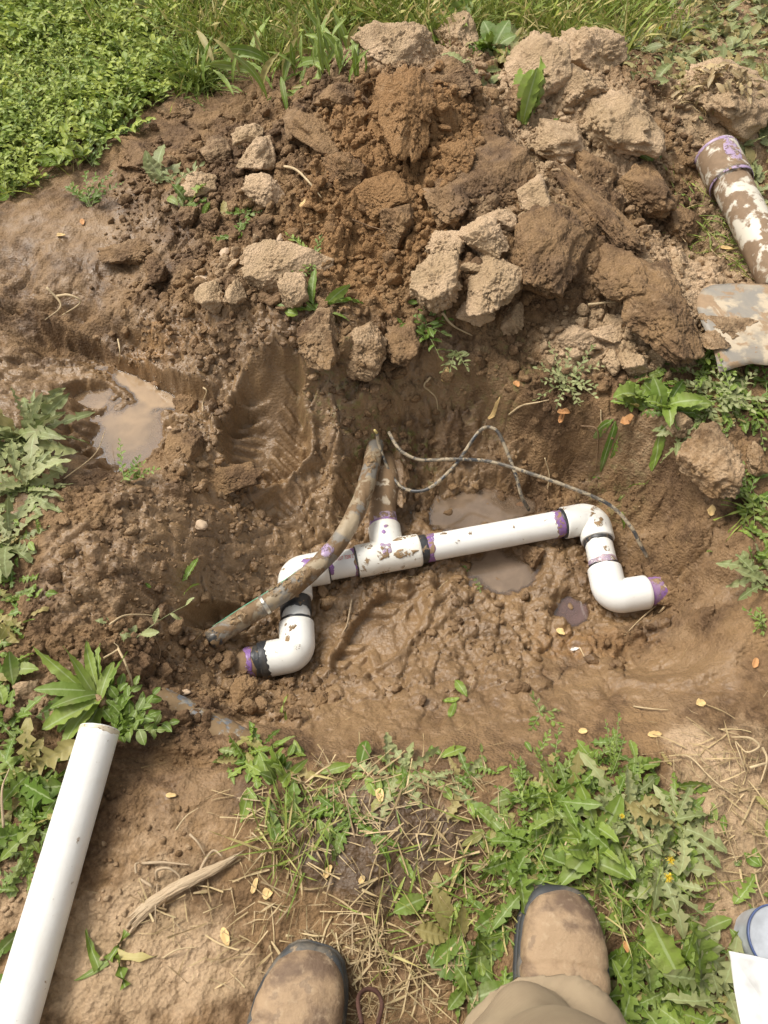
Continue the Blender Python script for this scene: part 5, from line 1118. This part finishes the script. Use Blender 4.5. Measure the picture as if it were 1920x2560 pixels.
GRT = 'roots and stalks on the soil'
for pts, r_, mt, lab, nm in [
 ([(1075,955,.01),(1060,970,.0),(1072,985,.0),(1090,1000,0),(1095,1040,0)],3,PALEROOT,'pale forked straw hanging on the pit wall above the cables','straw_stalk'),
 ([(1270,1045),(1300,1030,.01),(1340,1020,.01),(1370,1010,.01)],3,PALEROOT,'pale twig jutting out over the ledge','twig'),
 ([(1450,1070),(1485,1090,.01),(1490,1130,.01),(1485,1190,.01)],2.5,BROWNROOT,'thin root hanging down the right wall of the pit','root'),
 ([(1360,1150),(1372,1190),(1368,1225)],2,PALEROOT,'short pale rootlet above the right pipe','root'),
 ([(1500,1030),(1497,1060,.01),(1500,1080)],2,PALEROOT,'thin stalk hanging over the ledge beside the round orange leaf','root'),
 ([(510,975),(520,990,.01),(508,1010),(507,1040)],2.5,PALEROOT,'short curved straw beside the boot slide','straw_stalk'),
 ([(300,860,.01),(305,890,.01),(300,915)],2.5,PALEROOT,'thin upright straw on the left bank','straw_stalk'),
 ([(150,760,.02),(185,765,.03),(210,775,.02),(160,800,.01)],4,PALEROOT,'dry crown of stalks at the left bank edge','straw_stalk'),
 ([(130,745,.02),(165,790,.03),(120,815,.01)],3.5,PALEROOT,'pale bent stalk beside the dry crown on the left bank','straw_stalk'),
 ([(700,420,.0),(740,445,.02),(775,480,.02),(805,510,.01)],4,PALEROOT,'bundle of dry stalks on the left of the heap','straw_stalk'),
 ([(880,555),(920,580,.01),(960,600,.01),(905,600)],2,BROWNROOT,'thin brown root at the foot of the heap','root'),
 ([(1480,740,.01),(1530,735,.01),(1570,725,.01)],4,BROWNROOT,'brown root lying below the ridge shaped slab','root'),
 ([(1465,780,.01),(1500,772,.01),(1535,770,.01)],4,PALEROOT,'pale root just under the brown root','root'),
 ([(1105,795,.01),(1130,825,.01),(1180,845)],4,PALEROOT,'pale straw below the biggest pale clod','straw_stalk'),
 ([(880,1500,.0),(873,1540,.003),(865,1570),(845,1600)],2.6,BARK,'grey stalk pressed into the pit floor below the tee','twig'),
 ([(1640,1515,.0),(1600,1550,.004),(1560,1590)],2.2,PALEROOT,'thin straw lying below the right elbow','straw_stalk'),
 ([(1660,1505,.01),(1655,1525,.01),(1645,1535)],5,PALEROOT,'pale stub of root below the purple stub','root'),
 ([(1582,1768),(1620,1775,.005),(1670,1777)],2.6,PALEROOT,'curved straw on the mud at the lower right','straw_stalk'),
 ([(1448,1620),(1455,1635),(1462,1648)],2,PALEROOT,'short straw beside the white scrap','straw_stalk'),
 ([(280,1570,.01),(320,1555,.02),(370,1550,.02),(400,1550,.01)],3,PALEROOT,'pale root crossing the foot of the wilted stalk','root'),
 ([(385,1590,.01),(405,1630,.01),(400,1650)],2.5,BROWNROOT,'thin root hanging down the left wall of the pit','root'),
 ([(270,1660,.02),(310,1640,.03),(300,1625,.03)],3,PALEROOT,'short pale root above the leafy weed','root'),
 ([(310,1640,.03),(330,1680,.03),(340,1730,.02),(300,1760,.01)],3.5,PALEROOT,'reddish stalk right of the broad leaved weed','straw_stalk'),
 ([(20,2080,.01),(30,1990,.03),(40,1930,.02)],4,BARK,'thin woody twig standing at the left edge','twig'),
 ([(1820,1850,.01),(1850,1860,.03),(1875,1880,.03),(1850,1890,.02),(1830,1860,.01),(1835,1900,.02),(1862,1935)],3,PALEROOT,'tangled dry tendril at the right edge','straw_stalk'),
 ([(1865,1925,.01),(1895,1918,.02),(1920,1915,.01)],4,PALEROOT,'straight straw beside the tangled tendril','straw_stalk'),
 ([(1890,1880,.02),(1900,1910,.02),(1898,1960)],4,PALEROOT,'upright straw at the right edge under the tendril','straw_stalk'),
 ([(445,2080,.01),(470,2045,.01),(500,2020)],2.5,PALEROOT,'bent green straw on the bare soil right of the pipe','straw_stalk'),
 ([(410,2395,.0),(450,2375,.01),(495,2368)],3,PALEROOT,'thin straw on dry soil left of the left boot','straw_stalk'),
 ([(395,2210),(395,2290,.01),(393,2320)],2,BARK,'thin stalk crossing the old root','straw_stalk'),
 ([(480,2090,.01),(500,2110,.01),(515,2140)],3.5,BARK,'short grey twig above the old root','twig'),
 ([(160,1200,.0),(250,1160,.03),(275,1100,.03)],2,PALEROOT,'thin stalk rising from the dandelions toward the puddle','straw_stalk'),
 ([(1690,1890),(1740,1180,.0)][:1] + [(1720,1900,.01),(1780,1960,.01),(1860,2010)],2.5,PALEROOT,'long straw on the dry soil at the right','straw_stalk'),
]: strand(nm, pts, r_, mt, lab, 'root' if nm == 'root' else 'stalk', GRT)
# old fibrous root, lower left
rt = empty('fibrous_root', ground(460, 2220)); tag(rt, 'flat dusty fibrous root lying on bare soil left of the left boot', 'root')
mainp = [ground(325, 2312, .004), ground(372, 2270, .008), ground(430, 2232, .012), ground(490, 2200, .014), ground(560, 2165, .012), ground(618, 2125, .006)]
mp_ = smooth_path(mainp, 12); Vb, Fb, Tb, off = [], [], [], 0; rg = np.random.default_rng(77)
for k in range(15):
    sp = (k / 14 - .5); pth = mp_.copy(); tt = np.linspace(0, 1, len(pth)); wd = np.interp(tt, [0, .25, .7, 1], [.020, .015, .012, .002])
    q = fbm(tt * 9 + k * 7, tt * 0 + k, 1, 3, k); pth[:, 0] += .55 * sp * wd + .0018 * q; pth[:, 1] -= .83 * sp * wd - .0015 * q; pth[:, 2] += .004 * (1 - 4 * sp * sp) + .0012 * fbm(tt * 12, tt * 0 + k * 3, 1, 2, k + 50)
    i0 = int(rg.uniform(0, .12) * len(pth)); i1 = int(len(pth) * rg.uniform(.82, 1)); v, f, t_ = tube_geo(pth[i0:i1], np.interp(np.linspace(0, 1, i1 - i0), [0, .2, .8, 1], [.0007, .0019, .0017, .0006]), 8, wob=.4, seed=k); Vb.append(v); Fb.append(f + off); Tb.append(t_ + off); off += len(v)
adopt(mk_mesh('root_body', np.vstack(Vb), [np.vstack(Fb), np.vstack(Tb)], BARK), rt)
for k, pts in enumerate([[(325,2335),(365,2280,.006),(400,2250,.008)],[(318,2320),(350,2290,.004),(390,2262,.008)],[(355,2160),(410,2158,.006),(478,2165,.004)],[(395,2200),(400,2180,.012),(430,2175,.014),(455,2195,.010),(440,2215,.008)],[(425,2230,.008),(415,2265,.006),(412,2272)],[(355,2200),(380,2215,.006),(385,2222,.004)],[(500,2190,.01),(520,2150,.01),(540,2130,.01),(560,2145,.01)],[(345,2185,.003),(345,2165,.008),(352,2158,.004)]]):
    p = smooth_path(np.array([ground(q[0], q[1], .003 + (q[2] if len(q) > 2 else 0)) for q in pts]), 8); tube('root_fibre', p, np.linspace(.0024, .0010, len(p)), BARK, rt, ns=10, wob=.4)
# dandelion flowers
YEL = simple('dandelion_yellow', (.75, .55, .03), .6)
def flower(px, py, rpx, label, mat=YEL):
    g0 = ground(px, py, .035); sc = scale_at(g0); r = rpx * sc; rg = np.random.default_rng(int(px)); f = empty('dandelion_flower', g0 - [0, 0, .035]); tag(f, label, 'flower')
    n = 60; pos = np.repeat(g0[None], n, 0); geo = leaf_geo('blade', pos, rg.random(n) * 6.28, np.full(n, r) * rg.uniform(.6, 1.1, n), np.full(n, 3.), rg.uniform(.1, 1.3, n), rg.uniform(0, .6, n), rg=rg, rest=False)
    h = mk_mesh('petals', geo[0], [geo[1]], mat); adopt(h, f); tube('stem', np.array([g0 - [0, .01, .036], g0 - [0, .002, .015], g0]), .0013, LEAF, f, ns=8)
flower(1648, 2202, 15, 'yellow dandelion flower at the lower right of the mat'); flower(1655, 2160, 13, 'half open dandelion flower above the yellow one'); flower(1538, 2052, 8, 'tiny yellow flower at the top of the mat'); flower(1640, 105, 9, 'small yellow flower on a stalk at the upper right')

# ------------------------------------------------------------------ shovel
SH = empty('shovel', at(1850, 810, .05)); tag(SH, 'worn steel shovel blade with dried mud lying at the right edge', 'shovel')
m_sh = dirty('worn_steel', (.25, .228, .195), .48, smear=1.0, mudc=(.34, .23, .135), scale=13, rough=.5, base2=(.50, .41, .29))
hz = .055
outl = [(1802,926),(1788,890),(1768,850),(1748,812),(1738,775),(1742,745),(1757,722),(1785,708),(1830,704),(1880,706),(1940,712),(2010,722),(2060,745),(2075,800),(2060,860),(2020,890),(1960,905),(1920,911),(1880,907),(1840,915)]
po = np.array([at(a, b, hz) for a, b in outl]); cc = po.mean(0); nR = 9; V = []; 
ns_ = 96; ti = np.linspace(0, len(po), ns_, endpoint=False); pc = np.vstack([po, po[:1]]); oo = np.stack([np.interp(ti, np.arange(len(pc)), pc[:, i]) for i in range(3)], 1)
for k in range(nR):
    s_ = 1 - k / nR
    for j in range(ns_):
        p = cc + (oo[j] - cc) * s_; u = (p[1] - cc[1]) / .13; V.append((p[0], p[1], hz + .016 * (1 - u * u) * (1 if s_ < 1 else 1) - .004 * (s_ > .99) + .02 * (p[0] - cc[0])))
V.append((cc[0], cc[1], hz + .016)); idx = np.arange(nR * ns_).reshape(nR, ns_); nxt = np.roll(idx, -1, 1)
F = np.stack([idx[:-1], nxt[:-1], nxt[1:], idx[1:]], -1).reshape(-1, 4); T3 = np.array([(idx[-1, j], idx[-1, (j + 1) % ns_], len(V) - 1) for j in range(ns_)])
bl = mk_mesh('blade', V, [F, T3], m_sh); adopt(bl, SH); sd_ = bl.modifiers.new('t', 'SOLIDIFY'); sd_.thickness = .0022; sd_.offset = 0
hb = at(2040, 800, .07); tube('socket', np.array([hb - [.08, 0, -.006], hb, hb + [.09, .01, .01], hb + [.2, .02, .02]]), [.010, .017, .019, .020], m_sh, SH, ns=24)
tube('handle', np.array([hb + [.19, .02, .02], hb + [.6, .06, .03], hb + [1.25, .13, .03]]), .018, simple('worn_wood', (.42, .28, .15), .7, 0, (40, .4)), SH, ns=24)
cl_ = at(1800, 800, hz); V0, F0 = ICO[6]
for (px, py, a_, b_, c__) in [(1825,805,.075,.052,.006),(1785,850,.036,.034,.005)]:
    p_ = at(px, py, hz + .012); Vc = clod_shape(V0, 'crumb', 91 + int(a_ * 100), (a_, b_, c__ * 3)) * [a_, b_, c__] + p_; o = mk_mesh('caked_mud', Vc, [F0], SOIL, attrs=dict(dry=np.full(len(Vc), .5), org=np.full(len(Vc), .1), wet=np.zeros(len(Vc)), moss=np.zeros(len(Vc)))); adopt(o, SH)

# ------------------------------------------------------------------ round tin and white sheet, lower right
tp = at(1952, 2350, .055); tin = empty('tin_can', (tp[0], tp[1], 0)); tag(tin, 'round tin with a clear grey lid and a blue rim at the lower right edge', 'tin')
BLUE = simple('blue_plastic', (.07, .10, .22), .35); LIDM = simple('grey_lid', (.40, .42, .45), .3)
rt_ = .042
prof = [(rt_ * .98, 0), (rt_, .002), (rt_, .105), (rt_ * .985, .107)]
def lathe(name, prof, c, mat, parent, ns=64):
    V = [(c[0] + r * math.cos(2 * math.pi * j / ns), c[1] + r * math.sin(2 * math.pi * j / ns), c[2] + z) for r, z in prof for j in range(ns)]
    idx = np.arange(len(prof) * ns).reshape(-1, ns); nx_ = np.roll(idx, -1, 1); F = np.stack([idx[:-1], nx_[:-1], nx_[1:], idx[1:]], -1).reshape(-1, 4)
    o = mk_mesh(name, V, [F], mat); adopt(o, parent); return o
tc = (tp[0], tp[1], -.05)
lathe('can_body', [(rt_ * .97, 0), (rt_ * .97, .1)], tc, LIDM, tin)
lathe('rim', [(rt_ * .97, .098), (rt_, .100), (rt_ + .0005, .104), (rt_, .1065), (rt_ - .0015, .1065), (rt_ - .002, .104)], tc, BLUE, tin)
lathe('lid', [(rt_ - .0019, .1045)] + [(rt_ - .004 - k * .0028, .1045 + (.0005 if k % 2 else 0)) for k in range(10)] + [(.012, .105), (.011, .1075)], tc, LIDM, tin)
lathe('knob', [(.011, .104), (.011, .110), (.009, .112), (.0005, .1125)], tc, BLUE, tin)
WHITE = simple('white_sheet', (.62, .62, .61), .45)
cor = [(1832,2376,.20),(1875,2388,.205),(1930,2408,.20),(2010,2440,.19),(2020,2640,.19),(1940,2660,.21),(1884,2640,.20),(1868,2560,.2),(1852,2480,.2),(1838,2400,.2)]
pw_ = np.array([at(*c) for c in cor]); cen = pw_.mean(0); ti = np.linspace(0, len(pw_), 60, endpoint=False); pc = np.vstack([pw_, pw_[:1]]); oo = np.stack([np.interp(ti, np.arange(len(pc)), pc[:, i]) for i in range(3)], 1)
V = []
for k in range(8):
    for j in range(60):
        p = cen + (oo[j] - cen) * (1 - k / 8); V.append((p[0], p[1], p[2] + .018 * math.sin((p[0] - cen[0]) * 60 + (p[1] - cen[1]) * 14)))
V.append((cen[0], cen[1], cen[2])); idx = np.arange(480).reshape(8, 60); nxt = np.roll(idx, -1, 1)
ws = mk_mesh('white_sheet', V, [np.stack([idx[:-1], nxt[:-1], nxt[1:], idx[1:]], -1).reshape(-1, 4), np.array([(idx[-1, j], idx[-1, (j + 1) % 60], 480) for j in range(60)])], WHITE)
sd_ = ws.modifiers.new('t', 'SOLIDIFY'); sd_.thickness = .002; recenter(ws, cen); tag(ws, 'smooth white plastic sheet at the lower right corner covering part of the tin', 'sheet')

# ------------------------------------------------------------------ the person whose boots stand at the lower edge
def remesh(V, FL, vox, smooth_it, name, mat, parent, disp=None):
    o = mk_mesh(name, V, FL, mat); m = o.modifiers.new('r', 'REMESH'); m.mode = 'VOXEL'; m.voxel_size = vox; m2 = o.modifiers.new('s', 'SMOOTH'); m2.iterations = smooth_it
    dg = bpy.context.evaluated_depsgraph_get(); nm = bpy.data.meshes.new_from_object(o.evaluated_get(dg)); o.modifiers.clear(); o.data = nm
    if disp: 
        co = np.empty(len(nm.vertices) * 3, np.float32); nm.vertices.foreach_get('co', co); no = np.empty_like(co); nm.vertices.foreach_get('normal', no); co = co.reshape(-1, 3); no = no.reshape(-1, 3)
        nm.vertices.foreach_set('co', (co + no * disp(co.astype(float))[:, None]).astype(np.float32).ravel())
    for p in nm.polygons: p.use_smooth = True
    if not nm.materials: nm.materials.append(mat)
    if parent is not None: adopt(o, parent)
    return o
PER = empty('person', (.04, -.15, 0)); tag(PER, 'person in tan trousers and dusty leather work boots standing at the bottom edge', 'person')
def leather():
    m, nt, b, out = new_mat('dusty_leather'); N = NB(nt); n = N.noise(16, 6, .6, .3); n2 = N.noise(70, 5, .65)
    c = N.mix(N.ramp(n, .40, .60), (.135, .085, .052), (.33, .225, .130)); c = N.mix(N.math('MULTIPLY', N.ramp(n2, .5, .75), .55), c, (.44, .33, .21)); c = N.mix(N.math('MULTIPLY', N.ramp(N.noise(34, 4), .60, .66), .5), c, (.14, .095, .065))
    N.l(c, b.inputs['Base Color']); b.inputs['Roughness'].default_value = .75; N.l(N.bump(N.math('ADD', n2, N.noise(260, 3)), .4, .0025), b.inputs['Normal']); return m
LEATH = leather(); SOLE = dirty('black_rubber_sole', (.035, .037, .038), .25, smear=.3, scale=50, rough=.6, mudc=(.30, .22, .14)); ORANGE = simple('orange_trim', (.50, .16, .03), .7); LACE = simple('brown_lace', (.07, .028, .018), .8)
def boot(toe, ang, mirror, zg=.0):
    """toe tip on the ground, pointing along ang from +Y"""
    a = R(ang); f = np.array([-math.sin(a), math.cos(a)]); rgt = np.array([math.cos(a), math.sin(a)])
    S = [0, .004, .012, .026, .045, .07, .10, .135, .17, .205, .24, .27, .295, .31]
    Wi = [.012, .024, .034, .045, .052, .0565, .058, .056, .051, .046, .043, .041, .036, .018]
    To = [.040, .050, .060, .068, .072, .074, .078, .088, .108, .13, .14, .14, .13, .10]
    off = [.0, .0, .0, .001, .002, .003, .002, 0, -.003, -.004, -.003, 0, 0, 0]
    def loft(dw, z0, tops, ex):
        V = []; ns = 40
        for s_, w__, t_, of in zip(S, Wi, tops, off):
            s2 = s_ + (-dw if s_ < .02 else (dw if s_ > .29 else 0)); c = np.array(toe[:2]) - f * s2 + rgt * of * mirror
            for j in range(ns):
                an = 2 * math.pi * j / ns; ca, sa = math.cos(an), math.sin(an); ca = abs(ca) ** ex * (1 if ca > 0 else -1); sa = abs(sa) ** ex * (1 if sa > 0 else -1)
                zc = (z0 + t_) / 2; q = c + rgt * ca * (w__ + dw); V.append((q[0], q[1], zg + zc + sa * (t_ - z0) / 2))
        n = len(S); idx = np.arange(n * ns).reshape(n, ns); nx_ = np.roll(idx, -1, 1)
        return np.array(V), [np.stack([idx[:-1], nx_[:-1], nx_[1:], idx[1:]], -1).reshape(-1, 4), idx[0][None, ::-1], idx[-1][None]]
    V, F = loft(0, .012, To, .85)
    c1 = np.array(toe[:2]) - f * .215; pth = np.array([[*(c1 + f * .01), zg + .06], [*c1, zg + .12], [*(c1 - f * .012), zg + .18], [*(c1 - f * .015), zg + .24]])
    V2, F2, T2 = tube_geo(smooth_path(pth, 5), .048, 32)
    up = remesh(np.vstack([V, V2]), [F[0], F[1], F[2], F2 + len(V), T2 + len(V)], .004, 6, 'boot', LEATH, PER, lambda p: sum(-.0032 * np.exp(-(((np.asarray(toe[:2]) - p[:, :2]) @ f - c_ - .014 * fbm3(p, 14, 2, int(c_ * 1000))) / .0032) ** 2) for c_ in (.098, .116, .131)) + .0030 * fbm3(p, 22, 3, 3) + .0011 * np.abs(fbm3(p * [1, 3, 1], 30, 2, 9)))
    Vs, Fs = loft(.0055, -.004, [.027] * len(S), .35)
    sl_ = mk_mesh('sole', Vs, Fs, SOLE)
    sl_.parent = up
    Vt, Ft = loft(.003, .018, [min(t, .043 + max(0, .012 - s_ * .25)) for s_, t in zip(S, To)], .6)
    tb = mk_mesh('toe_bumper', Vt, Ft, SOLE); tb.parent = up
    for ch in (sl_, tb): ch.matrix_parent_inverse = (Matrix.Translation(-PER.location) if False else Matrix.Identity(4))
    return up, f, rgt
bR, fR, rR = boot(at(1395, 2218, .04), -4, 1); bL, fL, rL = boot(at(792, 2366, .04), -14, -1)
tag(bR, 'right boot, partly under the trouser cuff'); tag(bL, 'left boot with orange trim at its laces')
for b_ in (bR, bL):
    for ch in b_.children: ch.matrix_parent_inverse = Matrix.Translation(-PER.location).inverted() @ Matrix.Translation(-PER.location)
# orange trim and lace on the left boot
tl_ = at(792, 2366, .04)[:2]
cx = tl_ - fL * .125; trim = [np.array([*(cx + rL * q - fL * abs(q) * .3), .094 - q * q * 6]) for q in np.linspace(-.032, .032, 9)]
o = tube('orange_trim', np.array(trim), .0042, ORANGE, bL, ns=10); o.matrix_parent_inverse = Matrix.Identity(4)
lc = np.array([at(905, 2560, .08), at(895, 2500, .06), at(912, 2475, .045), at(940, 2478, .04), at(955, 2510, .04), at(945, 2560, .06)])
o = tube('lace', smooth_path(lc, 8), .0028, LACE, bL, ns=10); o.matrix_parent_inverse = Matrix.Identity(4)
# trousers
def trousers():
    m, nt, b, out = new_mat('tan_canvas'); N = NB(nt); n = N.noise(9, 5, .6); c = N.mix(N.ramp(n, .3, .7), (.27, .20, .125), (.35, .27, .17)); N.l(c, b.inputs['Base Color']); b.inputs['Roughness'].default_value = .9
    wv = N.n('ShaderNodeTexWave'); wv.inputs['Scale'].default_value = 260; N.l(N.P(), wv.inputs['Vector']); N.l(N.bump(N.math('ADD', N.noise(500, 3), wv.outputs['Fac']), .2, .001), b.inputs['Normal'])
    def leg(hip, knee, ank, cuff):
        p = smooth_path([hip, (np.array(hip) + knee) / 2, knee, (np.array(knee) + ank) / 2, ank, cuff], 6); r = np.interp(np.linspace(0, 1, len(p)), [0, .2, .42, .7, .9, 1], [.115, .105, .088, .086, .092, .098]); return tube_geo(p, r, 40)
    parts = [leg((.12, -.24, .92), (.150, -.115, .50), (.170, -.100, .16), (.180, -.085, .085)), leg((-.06, -.27, .92), (-.15, -.235, .50), (-.165, -.235, .14), (-.168, -.235, .075))]
    pel = tube_geo(np.array([[-.12, -.27, .93], [-.02, -.27, .96], [.08, -.26, .96], [.18, -.25, .93]]), [.09, .13, .13, .09], 32); parts.append(pel); parts.append(tube_geo(np.array([[.03, -.27, .92], [.03, -.28, 1.0], [.03, -.28, 1.06]]), [.15, .16, .155], 36))
    V, F, T, off = [], [], [], 0
    for v, f, t in parts: V.append(v); F.append(f + off); T.append(t + off); off += len(v)
    def folds(p):
        q = p * [1, 1, .8]; lo = sm(.45, .08, p[:, 2]); return .034 * lo * (np.abs(fbm3(q * [1, 1, 1.8] + 4, 7, 2, 5)) * 2.6 - .55) + .010 * fbm3(q, 5, 2, 8) + .003 * sm(.122, .117, p[:, 2])
    return remesh(np.vstack(V), [np.vstack(F), np.vstack(T)], .007, 5, 'trousers', m, PER, folds)
trousers()
print('objects', len(bpy.data.objects), 'verts', sum(len(m.vertices) for m in bpy.data.meshes))
